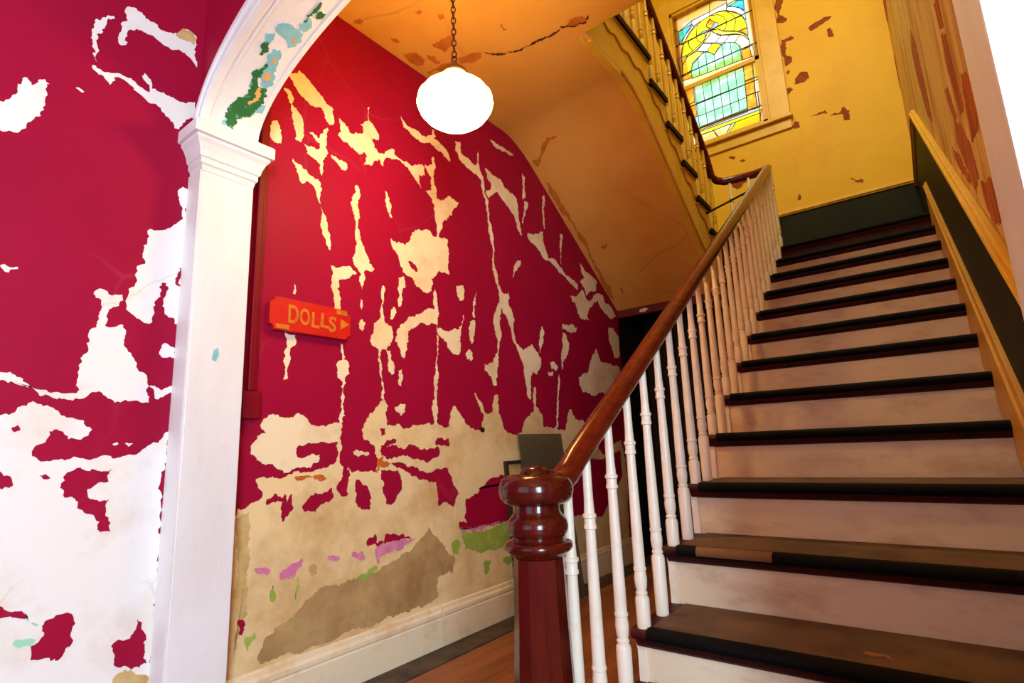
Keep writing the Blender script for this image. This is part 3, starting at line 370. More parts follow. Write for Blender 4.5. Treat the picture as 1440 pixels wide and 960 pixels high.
BACK = [[(-0.658,5.521),(-0.587,5.478),(-0.615,5.427),(-0.646,5.35),(-0.585,5.233),(-0.64,5.224),(-0.691,5.253),(-0.667,5.361),(-0.691,5.43)],
 [(-0.663,5.036),(-0.558,5.026),(-0.541,4.996),(-0.626,4.989),(-0.624,4.921),(-0.643,4.852),(-0.588,4.785),(-0.604,4.741),(-0.66,4.717),(-0.658,4.82),(-0.686,4.941)],
 [(-0.598,4.543),(-0.54,4.592),(-0.473,4.559),(-0.465,4.492),(-0.525,4.47),(-0.605,4.483)],
 [(-0.69,4.472),(-0.648,4.477),(-0.621,4.439),(-0.678,4.402)],
 [(-0.656,4.663),(-0.624,4.667),(-0.639,4.628),(-0.661,4.626)],
 [(-0.411,5.042),(-0.265,5.082),(-0.19,5.054),(-0.252,5.03),(-0.356,4.998),(-0.387,4.995)],
 [(-0.248,4.938),(-0.225,4.938),(-0.21,4.828),(-0.247,4.841)],
 [(-0.248,4.046),(-0.218,4.057),(-0.184,3.994),(-0.193,3.903),(-0.243,3.919),(-0.238,3.981),(-0.347,4.012),(-0.336,4.022),(-0.257,4.006)],
 [(-0.514,4.084),(-0.395,4.087),(-0.379,4.092),(-0.365,4.049),(-0.417,4.067)],
 [(-0.693,4.029),(-0.666,4.08),(-0.617,4.064),(-0.614,4.008),(-0.665,4.005)],
 [(-0.271,3.329),(-0.231,3.292),(-0.171,3.275),(-0.171,3.248),(-0.234,3.27)],
 [(-0.724,3.295),(-0.696,3.31),(-0.711,3.244),(-0.731,3.245)],
 [(-1.333,3.656),(-1.272,3.671),(-1.178,3.662),(-1.174,3.601),(-1.217,3.592),(-1.243,3.553),(-1.286,3.55),(-1.324,3.593)],
 [(-1.329,3.935),(-1.295,3.944),(-1.254,3.906),(-1.289,3.901)],
 [(-1.223,3.865),(-1.176,3.859),(-1.163,3.836),(-1.21,3.844)]]
RIGHT = [[(2.235,2.283),(2.117,2.215),(2.127,2.138),(2.108,2.031),(2.08,1.93),(2.172,1.945),(2.215,2.049),(2.269,2.199)],
 [(1.977,1.986),(1.866,1.915),(1.821,1.822),(1.882,1.772),(2.058,1.798),(2.029,1.873),(2.02,1.943)],
 [(2.607,2.03),(2.442,1.929),(2.315,1.8),(2.264,1.739),(2.437,1.849),(2.59,1.966)],
 [(2.365,2.025),(2.218,1.936),(2.098,1.787),(2.081,1.691),(2.204,1.686),(2.323,1.836),(2.438,1.971)],
 [(3.425,3.099),(3.282,2.912),(3.231,2.689),(3.222,2.449),(3.424,2.575),(3.587,2.85),(3.609,3.061)],
 [(5.874,5.045),(5.287,4.622),(5.65,4.646),(6.172,4.974),(6.09,5.072)],
 [(6.192,4.656),(5.629,4.285),(5.609,3.937),(5.936,4.14),(6.181,4.524)],
 [(2.056,1.667),(1.877,1.611),(1.854,1.563),(1.829,1.505),(1.858,1.477),(2.002,1.53),(2.07,1.629)],
 [(2.262,2.427),(2.128,2.349),(2.135,2.251),(2.227,2.304)],
 [(2.462,2.202),(2.382,2.167),(2.28,2),(2.361,2.005)]]
ARCH_GREEN = [[(3.033,0.856),(2.968,0.847),(2.873,0.852),(2.787,0.863),(2.746,0.88),(2.67,0.887),(2.616,0.876),(2.588,0.89),(2.641,0.909),(2.632,0.94),(2.673,0.952),(2.755,0.949),(2.829,0.934),(2.885,0.913),(2.952,0.885),(3.047,0.886)],
 [(2.412,0.843),(2.383,0.86),(2.41,0.871),(2.442,0.869),(2.466,0.858)],
 [(2.56,0.87),(2.515,0.888),(2.48,0.89),(2.496,0.9),(2.577,0.901),(2.627,0.879)],
 [(2.211,0.911),(2.14,0.91),(2.094,0.916),(2.121,0.924),(2.157,0.915),(2.197,0.919)],
 [(2.158,0.931),(2.126,0.935),(2.127,0.951),(2.148,0.952),(2.166,0.94)]]
ARCH_BLUE = [[(2.446,0.878),(2.404,0.883),(2.388,0.906),(2.438,0.919),(2.485,0.926),(2.535,0.944),(2.603,0.947),(2.676,0.949),(2.691,0.934),(2.632,0.925),(2.573,0.877),(2.522,0.901)],
 [(2.316,0.856),(2.283,0.849),(2.253,0.874),(2.254,0.896),(2.257,0.916),(2.257,0.935),(2.294,0.946),(2.329,0.94),(2.364,0.918),(2.326,0.894),(2.321,0.869)],
 [(2.41,0.846),(2.376,0.843),(2.322,0.856),(2.345,0.862),(2.399,0.863)],
 [(2.822,0.933),(2.754,0.942),(2.739,0.965),(2.809,0.961)],
 [(3.008,0.837),(2.972,0.851),(3.033,0.856),(3.045,0.847)],
 [(2.257,0.916),(2.215,0.913),(2.179,0.92),(2.223,0.94),(2.253,0.933)]]
ARCH_ORANGE = [[(2.469,0.901),(2.44,0.897),(2.441,0.909),(2.47,0.913)],
 [(2.585,0.907),(2.534,0.909),(2.533,0.924),(2.562,0.93),(2.598,0.923)],
 [(2.673,0.906),(2.638,0.912),(2.67,0.924),(2.754,0.919),(2.789,0.907)],
 [(2.313,0.914),(2.293,0.916),(2.294,0.927),(2.322,0.929)]]
PANES = {'blue': [[(-1.723,5.747),(-1.559,5.761),(-1.647,5.661),(-1.725,5.581)],
 [(-1.129,5.757),(-1.03,5.773),(-0.976,5.741),(-0.982,5.618),(-1.039,5.688)]],
'pink': [[(-1.711,5.568),(-1.647,5.661),(-1.551,5.74),(-1.534,5.719),(-1.608,5.661),(-1.678,5.556)],
 [(-1.558,5.766),(-1.549,5.805),(-1.344,5.808),(-1.349,5.756),(-1.474,5.74),(-1.538,5.727)],
 [(-1.344,5.808),(-1.15,5.813),(-1.164,5.725),(-1.256,5.757),(-1.349,5.756)],
 [(-0.963,4.594),(-0.931,4.589),(-0.934,4.223),(-0.975,4.221)]],
'peach': [[(-1.853,5.921),(-1.492,5.938),(-1.33,5.931),(-1.344,5.808),(-1.554,5.808),(-1.723,5.747),(-1.783,5.803)],
 [(-1.33,5.931),(-1.284,5.926),(-1.147,5.843),(-1.15,5.813),(-1.344,5.808)],
 [(-1.783,5.803),(-1.723,5.747),(-1.725,5.581),(-1.792,5.556)],
 [(-1.792,5.556),(-1.725,5.576),(-1.678,5.556),(-1.719,5.391),(-1.788,5.399)],
 [(-1.788,5.399),(-1.719,5.391),(-1.728,5.156),(-1.744,5.147)]],
'white': [[(-1.164,5.725),(-1.156,5.757),(-1.096,5.733),(-1.024,5.669),(-0.98,5.596),(-0.979,5.491),(-1.017,5.575),(-1.079,5.653),(-1.128,5.692)],
 [(-1.539,5.39),(-1.457,5.449),(-1.36,5.396),(-1.423,5.329),(-1.477,5.352)],
 [(-1.25,5.443),(-1.16,5.399),(-1.238,5.342),(-1.324,5.388)]],
'yellow': [[(-1.723,5.404),(-1.703,5.503),(-1.678,5.556),(-1.619,5.557),(-1.619,5.503),(-1.58,5.416),(-1.665,5.395)],
 [(-1.678,5.556),(-1.655,5.588),(-1.567,5.683),(-1.495,5.72),(-1.513,5.642),(-1.525,5.572),(-1.607,5.573),(-1.619,5.557)],
 [(-1.495,5.72),(-1.435,5.746),(-1.349,5.756),(-1.354,5.716),(-1.385,5.69),(-1.399,5.638),(-1.358,5.588),(-1.441,5.602),(-1.52,5.58),(-1.513,5.642)],
 [(-1.613,5.565),(-1.526,5.567),(-1.516,5.523),(-1.474,5.468),(-1.58,5.416),(-1.616,5.49)],
 [(-1.525,5.572),(-1.443,5.581),(-1.42,5.536),(-1.434,5.49),(-1.474,5.468),(-1.516,5.523)],
 [(-1.354,5.716),(-1.349,5.756),(-1.26,5.721),(-1.203,5.661),(-1.176,5.582),(-1.267,5.58),(-1.271,5.62),(-1.305,5.65)],
 [(-1.35,5.573),(-1.267,5.58),(-1.176,5.577),(-1.192,5.517),(-1.222,5.486),(-1.28,5.544)],
 [(-1.349,5.756),(-1.257,5.752),(-1.178,5.722),(-1.115,5.648),(-1.083,5.571),(-1.176,5.577),(-1.203,5.661),(-1.26,5.721)],
 [(-1.176,5.577),(-1.083,5.571),(-1.085,5.52),(-1.117,5.428),(-1.222,5.486),(-1.192,5.517)],
 [(-1.178,5.722),(-1.12,5.677),(-1.048,5.609),(-1.014,5.563),(-1.083,5.571),(-1.115,5.648)],
 [(-1.084,5.566),(-1.014,5.563),(-0.986,5.474),(-0.977,5.396),(-1.081,5.402),(-1.117,5.428),(-1.085,5.52)],
 [(-1.36,5.396),(-1.262,5.333),(-1.349,5.247),(-1.423,5.329)],
 [(-1.212,4.341),(-0.96,4.34),(-0.98,4.243),(-1.275,4.236),(-1.329,4.223)],
 [(-1.655,4.386),(-0.948,4.377),(-0.96,4.34),(-1.642,4.34)]],
'amber': [[(-1.356,5.565),(-1.365,5.527),(-1.426,5.475),(-1.528,5.411),(-1.647,5.375),(-1.666,5.385),(-1.58,5.416),(-1.474,5.468),(-1.423,5.505),(-1.399,5.557)],
 [(-1.356,5.565),(-1.28,5.544),(-1.223,5.481),(-1.081,5.4),(-1.019,5.337),(-0.983,5.276),(-0.978,5.243),(-1.029,5.322),(-1.092,5.377),(-1.245,5.446),(-1.312,5.503)],
 [(-1.153,5.782),(-1.063,5.793),(-1.03,5.773),(-1.129,5.757)],
 [(-1.647,5.375),(-1.539,5.39),(-1.46,5.337),(-1.539,5.298),(-1.6,5.265),(-1.624,5.18),(-1.728,5.156),(-1.714,5.29)],
 [(-0.972,4.946),(-0.93,4.944),(-0.935,4.767),(-0.976,4.768)]],
'orange': [[(-1.391,5.677),(-1.349,5.711),(-1.305,5.65),(-1.318,5.619),(-1.353,5.591),(-1.399,5.638)],
 [(-1.719,5.391),(-1.647,5.375),(-1.714,5.29)],
 [(-1.064,5.398),(-0.978,5.392),(-0.98,5.295),(-1.017,5.346)],
 [(-1.061,5.154),(-0.98,5.152),(-0.973,5.027),(-1.071,5.031)],
 [(-1.744,5.147),(-1.626,5.159),(-1.624,5.084),(-1.739,5.096)],
 [(-1.07,4.949),(-0.981,4.944),(-0.984,4.772),(-1.073,4.775)],
 [(-1.074,4.766),(-0.981,4.765),(-0.988,4.596),(-1.08,4.599)],
 [(-1.08,4.593),(-0.987,4.59),(-0.985,4.409),(-1.084,4.418)],
 [(-1.718,4.979),(-1.622,4.977),(-1.624,4.777),(-1.692,4.766)],
 [(-1.692,4.766),(-1.625,4.773),(-1.616,4.586),(-1.664,4.576)],
 [(-1.613,4.43),(-1.082,4.436),(-1.085,4.41),(-1.613,4.4)]],
'cream': [[(-1.356,5.56),(-1.28,5.459),(-1.25,5.443),(-1.324,5.388),(-1.456,5.459),(-1.376,5.512)],
 [(-1.16,5.399),(-1.06,5.349),(-1.12,5.283),(-1.238,5.342)],
 [(-1.06,5.349),(-1.014,5.303),(-0.975,5.231),(-0.984,5.154),(-1.072,5.17),(-1.072,5.211),(-1.12,5.283)],
 [(-0.98,5.152),(-0.946,5.154),(-0.937,5.018),(-0.973,5.027)],
 [(-0.977,4.762),(-0.935,4.762),(-0.931,4.589),(-0.983,4.594)],
 [(-0.984,4.588),(-0.964,4.59),(-0.961,4.408),(-0.982,4.408)],
 [(-1.605,4.335),(-1.458,4.336),(-1.414,4.247),(-1.563,4.207)],
 [(-1.458,4.336),(-1.333,4.343),(-1.264,4.334),(-1.347,4.22),(-1.417,4.219)]],
'green': [[(-1.625,5.169),(-1.602,5.244),(-1.536,5.286),(-1.535,5.067),(-1.625,5.073)],
 [(-1.536,5.286),(-1.489,5.326),(-1.442,5.328),(-1.447,5.06),(-1.535,5.067)],
 [(-1.442,5.328),(-1.39,5.295),(-1.354,5.245),(-1.351,5.055),(-1.447,5.06)],
 [(-1.354,5.245),(-1.306,5.304),(-1.258,5.326),(-1.257,5.049),(-1.351,5.055)],
 [(-1.258,5.326),(-1.213,5.328),(-1.17,5.31),(-1.167,5.044),(-1.257,5.049)],
 [(-1.17,5.31),(-1.113,5.274),(-1.083,5.227),(-1.075,5.182),(-1.074,5.038),(-1.167,5.044)],
 [(-1.613,4.972),(-1.519,4.967),(-1.515,4.744),(-1.608,4.747)],
 [(-1.608,4.747),(-1.515,4.744),(-1.515,4.577),(-1.605,4.577)],
 [(-1.605,4.577),(-1.515,4.577),(-1.512,4.441),(-1.603,4.44)],
 [(-1.519,4.967),(-1.425,4.964),(-1.425,4.744),(-1.515,4.744)],
 [(-1.515,4.744),(-1.425,4.744),(-1.423,4.578),(-1.515,4.577)],
 [(-1.515,4.577),(-1.423,4.578),(-1.423,4.444),(-1.512,4.441)],
 [(-1.425,4.964),(-1.334,4.961),(-1.335,4.742),(-1.425,4.744)],
 [(-1.425,4.744),(-1.335,4.742),(-1.335,4.577),(-1.423,4.578)],
 [(-1.423,4.578),(-1.335,4.577),(-1.336,4.444),(-1.423,4.444)],
 [(-1.334,4.961),(-1.245,4.957),(-1.247,4.739),(-1.335,4.742)],
 [(-1.335,4.742),(-1.247,4.739),(-1.247,4.576),(-1.335,4.577)],
 [(-1.335,4.577),(-1.247,4.576),(-1.248,4.444),(-1.336,4.444)],
 [(-1.245,4.957),(-1.156,4.951),(-1.16,4.738),(-1.247,4.739)],
 [(-1.247,4.739),(-1.16,4.738),(-1.162,4.577),(-1.247,4.576)],
 [(-1.247,4.576),(-1.162,4.577),(-1.164,4.447),(-1.248,4.444)],
 [(-1.156,4.951),(-1.07,4.949),(-1.074,4.736),(-1.16,4.738)],
 [(-1.16,4.738),(-1.074,4.736),(-1.077,4.576),(-1.162,4.577)],
 [(-1.162,4.577),(-1.077,4.576),(-1.08,4.448),(-1.164,4.447)]]}
# ------------------------------------------------------------------ main dimensions (metres, floor of the hall = 0)
XW = -2.065; XR = .223                      # left (red) wall and right wall of the stair hall
XS, Y1, Z1, RUN, RISE = -.769, 1.5275, Z0-.5227, .272, .18   # first flight: left tread ends, third nosing
ZL = Z1 + 11*RISE; YL = Y1 + 11*RUN         # landing
YB = 5.8                                    # wall with the stained glass window
ZC = Z0 + 2.154                             # hall ceiling
XF = -1.16; R2 = .1887; RUN2 = .2575; YN = 4.535   # second flight: tread ends, rise, run, first nosing
ZU = ZL + 6*R2; YU = YN - 5*RUN2            # upper floor level and edge
YWELL = 2.30                                # near edge of the stairwell opening
ZT = 6.45                                   # top of the well
AY0, AY1 = .785, .976                       # arch wall, front and back faces
AXL, AXR = -1.967, .117; ACX = (AXL+AXR)/2; AA = (AXR-AXL)/2; AB = .365; AZ = Z0+1.2016
YD = 4.31                                   # header under the landing
def slopez(y): return Z0 + 4.196 - .708*y
SA, SB = 2.72, 3.10
def soffz(y):              # underside of the second flight: level ceiling, smooth bend, slope
    if y <= SA: return ZC
    if y >= SB: return slopez(y)
    t = (y-SA)/(SB-SA); return (2*t**3-3*t*t+1)*ZC + (3*t*t-2*t**3)*slopez(SB) + (t**3-t*t)*(-.708)*(SB-SA)
YS0 = (4.196-2.154)/.708                    # where slope would meet the flat ceiling (2.884)

# ------------------------------------------------------------------ the setting
wl = struct('wall_left', MB().box(XW-.12, XW, -2.2, YD, 0, ZC).prism([(YU-.3, ZC), (YB, ZC), (YB, ZT), (YU-.3, ZT)], 'x', XW-.12, XW), 'red')
struct('wall_back_hall', MB().box(XW-.12, XW, YD, YB, 0, ZC), 'dark')  # left wall carried on past the header, hall shade painted in near-black
# upper part of the left wall beside the second flight is yellow
struct('wall_upper_left', MB().prism([(.4, ZU), (YU, ZU), (YN+.1, ZL), (YB, ZL), (YB, ZT), (.4, ZT)], 'x', XW, XW+.006), 'yellow')
fl = struct('floor', MB().box(XW, 1.6, -2.2, YB, -.1, 0), 'floordark')
nb = 0
x = XW+.17
board = MB().box(0, .088, 0, YD+1.2, 0, .006)
bmesh0 = None
while x < 1.6:
    o = obj('floor_board', MB().box(x, min(x+.088, 1.6), -2.19, YD+.4, 0, .006), 'floor', fl); x += .0895
wb = struct('wall_back', MB().prism([(XW, 0), (XR+.12, 0), (XR+.12, ZT), (XW, ZT)], 'y', YB+.14, YB+.16), 'yellow')
# window opening: wall built round it
WX0, WX1, WZ0, WZ1 = -1.80, -.865, Z0+3.215, Z0+5.03
for a in ((XW, WX0, ZL-.3, ZT), (WX1, XR+.12, ZL-.3, ZT), (WX0, WX1, ZL-.3, WZ0), (WX0, WX1, WZ1, ZT)):
    obj('plaster_field', MB().box(a[0], a[1], YB, YB+.16, a[2], a[3]), 'yellow', wb)
# the solid first sheet only closes the wall below the landing
wb.data.clear_geometry(); mbx = MB().box(XW, XR+.12, YB, YB+.16, 0, ZL-.3); wb.data.from_pydata(mbx.v, [], mbx.f); wb.data.update()
wr = struct('wall_right', MB().box(XR, XR+.12, AY1, YB, 0, ZT), 'streak')
struct('ceiling', MB().box(XW, 1.6, -2.2, YWELL, ZC, ZC+.02).box(XW, XF, YWELL, SA, ZC, ZC+.02), 'ceil')
ce = bpy.data.objects['ceiling']
# sloped soffit under the second flight with a rounded start
sp_ = [(SA+(SB-SA)*i/12, soffz(SA+(SB-SA)*i/12)) for i in range(13)] + [(YD, soffz(YD))]
mbs = MB(); mbs.prism(sp_ + [(y, z+.02) for y, z in reversed(sp_)], 'x', XW, XF+.012)
so = struct('ceiling_soffit', mbs, 'ceil', smooth=40)
struct('floor_upper', MB().box(XW, 1.6, .3, YWELL, ZC+.02, ZU).box(XW, XF-.03, YWELL, YU, ZC+.021, ZU), 'floor')
struct('ceiling_upper', MB().box(XW, XR+.12, .3, YB+.1, ZT, ZT+.05), 'yellow')
struct('wall_upper_front', MB().box(XW, XR+.12, .3, .4, ZU, ZT), 'yellow')
struct('wall_well_front', MB().box(XF, XR, YWELL-.02, YWELL, ZC-.001, ZU), 'yellowtrim')
# front room behind the camera
struct('wall_front', MB().box(XW-.1, -1.9, -2.3, -2.2, 0, ZC).box(0, 1.7, -2.3, -2.2, 0, ZC).box(-1.9, 0, -2.3, -2.2, 0, .55).box(-1.9, 0, -2.3, -2.2, 2.55, ZC), 'wallroom')
struct('wall_room_right', MB().box(1.6, 1.7, -2.2, -2.1, 0, ZC).box(1.6, 1.7, -.9, AY0, 0, ZC).box(1.6, 1.7, -2.1, -.9, 0, .45).box(1.6, 1.7, -2.1, -.9, 2.45, ZC), 'wallroom')
# under the landing: board partition, back hall's shade put into its near-black colour
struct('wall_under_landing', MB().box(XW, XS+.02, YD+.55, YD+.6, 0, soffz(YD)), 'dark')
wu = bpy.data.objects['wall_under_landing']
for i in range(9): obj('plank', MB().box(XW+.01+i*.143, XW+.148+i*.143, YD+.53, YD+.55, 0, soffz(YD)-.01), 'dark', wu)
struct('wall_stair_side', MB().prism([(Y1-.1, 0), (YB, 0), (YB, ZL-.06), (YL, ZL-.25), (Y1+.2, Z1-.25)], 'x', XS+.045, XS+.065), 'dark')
tr = struct('trim_1', MB().box(XW, XS+.04, YD, YD+.05, soffz(YD)-.066, soffz(YD)+.01), 'header')
obj('paint_chip', MB().prism([(-1.86, soffz(YD)-.05), (-1.81, soffz(YD)-.055), (-1.775, soffz(YD)-.035), (-1.8, soffz(YD)-.02), (-1.85, soffz(YD)-.026)], 'y', YD-.003, YD), 'plaster', tr)

# baseboard of the red wall, in two lengths with a split joint
bprof = [(0, 0), (.02, 0), (.02, .135), (.016, .142), (.02, .150), (.02, .165), (.012, .175), (.010, .190), (0, .196)]
bl = struct('baseboard_left', MB().prism([(XW+a, b) for a, b in bprof], 'y', AY1+.03, 2.064), 'basew')
obj('baseboard_length', MB().prism([(XW+a*.95, b) for a, b in bprof], 'y', 2.074, YD), 'basew', bl)
obj('shoe_strip', MB().box(XW+.02, XW+.165, AY1, YD, .001, .009), 'floordark', bl)

# ---- peeling paint on the left wall: bare plaster, paint islands, older paint layers
def onleft(a, b, h): return (XW+h, a, b)
def clipy(P): return [(max(a, -.6), max(b, .01)) for a, b in P]
for i, P in enumerate(RED_PLASTER): patch('plaster_patch', [(a, .17 if q < .31 else q) for a, q in P], onleft, .0010, 'plaster' if i < len(RED_PLASTER)-1 else 'stained', wl)
for P in MORTAR[:1]: patch('mortar_patch', P, onleft, .0026, 'mortar', wl)
for P in MORTAR[1:]: patch('old_paint_patch', P, onleft, .0018, 'tan', wl)
for P in RED_ISLAND: patch('paint_flake', P, onleft, .0022, 'red', wl)
for P in PINK: patch('old_paint_patch', P, onleft, .0030, 'pink', wl)
for P in GREEN: patch('old_paint_patch', P, onleft, .0030, 'green', wl)
for P in RUST: patch('rust_stain', P, onleft, .0030, 'rust', wl)
for P in LEFT_PLASTER: patch('plaster_patch', clipy(P), onleft, .0010, 'whiteplaster', wl)
for P in LEFT_ISLAND: patch('paint_flake', P, onleft, .0022, 'red', wl)
for P in LEFT_MINT: patch('old_paint_patch', P, onleft, .0020, 'mint', wl)
for P in LEFT_TAN: patch('old_paint_patch', P, onleft, .0020, 'tan', wl)
def onceil(a, b, h): return (a, b, ZC-h)
for P in CEIL: patch('bare_patch', P, onceil, .0015, 'ceilpeel', ce)
for P in CRACK: patch('crack', P, onceil, .0022, 'crack', ce)
def onsoff(a, b, h): return (a, b, soffz(b) - h)
for P in SOFF: patch('bare_patch', [(max(a, XW+.002), b) for a, b in P], onsoff, .0020, 'ceilpeel', so)
def onback(a, b, h): return (a, YB-h, b)
for P in BACK: patch('bare_patch', P, onback, .0012, 'brownpatch', wb)
def onright(a, b, h): return (XR-h, a, b)
for P in RIGHT: patch('bare_patch', P, onright, .0012, 'orangewood', wr)

# ------------------------------------------------------------------ arch wall, pilasters and archway
NA = 48
def ell(a, b, t): return (ACX + a*math.cos(t), AZ + b*math.sin(t))
ring = [ell(AA, AB, math.pi - math.pi*i/NA) for i in range(NA+1)]
aw = struct('wall_arch', MB().prism([(XW, AZ), (XW, ZC)] + [(XR, ZC), (XR, AZ)] + [ell(AA+.008, AB+.008, math.pi*i/NA) for i in range(NA+1)], 'y', AY0+.012, AY1-.012), 'red')
obj('wall_field', MB().box(AXR+.05, 1.6, AY0+.012, AY1-.012, 0, ZC), 'white', aw)
ar = thing('archway', 'white painted elliptical archway on square pilasters with peeling green soffit', 'archway', (ACX, AY0, 0))
# soffit lining
mb = MB(); n0 = 0
rin = [ell(AA, AB, math.pi - math.pi*i/NA) for i in range(NA+1)]
rou = [ell(AA+.012, AB+.012, math.pi - math.pi*i/NA) for i in range(NA+1)]
mb.prism(rin + list(reversed(rou)), 'y', AY0+.001, AY1-.001); sf = reparent(obj('arch_soffit', mb, 'white', smooth=30), ar)
def band(a0, b0, a1, b1, ya, yb):
    return MB().prism([ell(a0, b0, math.pi-math.pi*i/NA) for i in range(NA+1)] + [ell(a1, b1, math.pi*i/NA) for i in range(NA+1)], 'y', ya, yb)
reparent(obj('arch_casing', band(AA, AB, AA+.062, AB+.10, AY0-.012, AY0+.012), 'white', smooth=30), ar)
reparent(obj('arch_bead', band(AA-.004, AB-.004, AA+.016, AB+.022, AY0-.024, AY0+.014), 'white', smooth=30, bevel=.006), ar)
reparent(obj('arch_bead', band(AA+.048, AB+.078, AA+.070, AB+.112, AY0-.020, AY0+.012), 'white', smooth=30, bevel=.005), ar)
reparent(obj('arch_groove_line', band(AA-.003, AB-.003, AA+.004, AB+.004, AY0+.022, AY0+.030), 'white', smooth=30), ar)
reparent(obj('arch_bead', band(AA-.003, AB-.003, AA+.02, AB+.02, AY1-.012, AY1+.004), 'white', smooth=30), ar)
def onarch(th, y, h): return (ACX+(AA-h)*math.cos(th), y, AZ+(AB-h)*math.sin(th))
def apatch(P, m, h):
    # follow the curve: cut the flake into cells by drawing it on a dense polygon
    o = patch('paint_flake', P, onarch, h, m, None); reparent(o, sf); o.matrix_parent_inverse = Matrix.Translation(Vector((0, 0, 0))); return o
for P in ARCH_GREEN: apatch(P, 'archgreen', .0022)
for P in ARCH_BLUE: apatch(P, 'archblue', .0016)
for P in ARCH_ORANGE: apatch(P, 'archorange', .0030)
def pilaster(x0, x1, sgn):
    pl = reparent(obj('pilaster', MB().box(x0, x1, AY0, AY1, .0, AZ-.17), 'white', bevel=.004), ar)
    # capital: stacked mouldings
    xi = x1 if sgn > 0 else x0
    prof = [(0, -.17), (.004, -.15), (.010, -.145), (.010, -.125), (.016, -.12), (.020, -.10), (.030, -.075), (.040, -.062), (.040, -.052), (.052, -.050), (.052, -.006), (.048, 0)]
    mb = MB()
    rings = []
    for d, z in prof:
        a0, a1 = (x0, x1+d) if sgn > 0 else (x0-d, x1)
        rings.append([(a0, AY0-d, AZ+z), (a1, AY0-d, AZ+z), (a1, AY1+d, AZ+z), (a0, AY1+d, AZ+z)])
    for r_ in rings: mb.v += r_
    for j in range(len(rings)-1):
        for i in range(4): mb.f.append((4*j+i, 4*j+(i+1) % 4, 4*j+4+(i+1) % 4, 4*j+4+i))
    mb.f.append((3, 2, 1, 0)); k = 4*(len(rings)-1); mb.f.append((k, k+1, k+2, k+3))
    c = obj('capital', mb, 'white'); c.parent = pl
    # raised panel edge strip on the room side
    e = obj('edge_strip', MB().box(x0 if sgn > 0 else x0+.0, x1 if sgn > 0 else x1, AY0-.006, AY0, 0, AZ-.17), 'white'); e.parent = pl
    return pl
p1 = pilaster(XW+.001, AXL, 1); p2 = pilaster(AXR, XR+.03, -1)
obj('paint_chip', MB().prism([(.862, 1.29), (.876, 1.285), (.885, 1.31), (.880, 1.335), (.866, 1.325)], 'x', AXL, AXL+.0015), 'archblue').parent = p1
# red conduit and switch plate beside the pilaster
ct = thing('wall_conduit', 'dark red painted conduit running up the wall beside the white pilaster', 'conduit', (XW, 1.05, 0))
reparent(obj('conduit_channel', MB().box(XW, XW+.022, 1.035, 1.062, .95+.25, ZC), 'redtrim', bevel=.004), ct)
reparent(obj('conduit_edge', MB().box(XW, XW+.010, 1.062, 1.078, .95+.25, ZC), 'redtrim', bevel=.003), ct)
sb = thing('switch_box', 'red painted metal box with blank cover plate below the conduit', 'box', (XW, 1.05, 1.09))
reparent(obj('box_body', MB().box(XW, XW+.028, 1.012, 1.084, 1.092, 1.198), 'redtrim', bevel=.004), sb)
reparent(obj('cover_plate', MB().box(XW+.028, XW+.032, 1.014, 1.082, 1.094, 1.196), 'redtrim', bevel=.002), sb)
for z in (1.11, 1.18): reparent(obj('screw', MB().prism(circ(.003, 8), 'x', XW+.032, XW+.034).__class__().prism([(1.048+a, z+b) for a, b in circ(.003, 8)], 'x', XW+.032, XW+.0345), 'brass'), sb)

# ------------------------------------------------------------------ first flight
st = thing('staircase', 'wide lower staircase with dark rubber covered treads and scuffed cream risers', 'staircase', (XS, Y1-2*RUN, 0))
levels = {}
for k in range(-2, 12):
    levels[k] = Z1 + k*RISE if k >= 0 else Z1*(k+3)/3
NT = .030; OV = .032
def half_round(y0, z, th, y1, n=6):      # side outline of a tread: bullnose at y0, back at y1
    r = th/2; pts = [(y1, z-th), (y1, z)]
    pts += [(y0+r - r*math.sin(math.pi*i/n), z-r + r*math.cos(math.pi*i/n)) for i in range(n+1)]
    return pts
for k in range(-2, 12):
    z = levels[k]; y = Y1 + k*RUN; zb = levels[k-1] if k > -2 else 0
    t = obj('tread', MB().prism(half_round(y, z, NT, y+RUN+OV+.01 if k < 11 else y+.2), 'x', XS, XR), 'maroon', smooth=50); reparent(t, st)
    mx0 = XS+.052
    yb2 = y+RUN+OV-.004 if k < 11 else y+.2
    s_ = obj('stair_mat', MB().prism([(y+.024, z), (yb2, z), (yb2, z+.004), (y+.024, z+.004)], 'x', mx0, XR-.012), 'matbrown'); s_.parent = t
    a = half_round(y-.005, z+.005, NT+.006, y+.03); n_ = obj('nosing_strip', MB().prism(a, 'x', mx0-.004, XR-.010), 'black', smooth=50); n_.parent = t
    if k == 1:
        wp = obj('worn_patch', MB().prism(half_round(y-.0062, z+.0056, NT+.004, y+.02), 'x', -.655, -.43), 'scuff', smooth=50); wp.parent = t
    c_ = obj('cove_moulding', MB().prism([(y+OV, z-NT), (y+.008, z-NT), (y+.010, z-NT-.008), (y+.018, z-NT-.018), (y+OV, z-NT-.022)], 'x', XS+.012, XR), 'maroon', smooth=50); c_.parent = t
    reparent(obj('riser', MB().box(XS+.03, XR, y+OV, y+OV+.018, zb, z-NT), 'cream'), st)
    if k < 11:
        reparent(obj('stringer_bracket', MB().prism([(y+OV-.006, zb), (y+OV-.006, z-NT-.03), (y+OV-.012, z-NT-.012), (y+OV-.006, z-NT), (y+OV+RUN, z-NT), (y+OV+RUN, zb)], 'x', XS+.006, XS+.0299), 'balw'), st)
ld = reparent(obj('landing', MB().box(XW+.002, XR, YL+.04, YB, ZL-.10, ZL).box(XF, XR, YL+.02, YL+.06, ZL-.10, ZL-.003), 'maroon'), st)
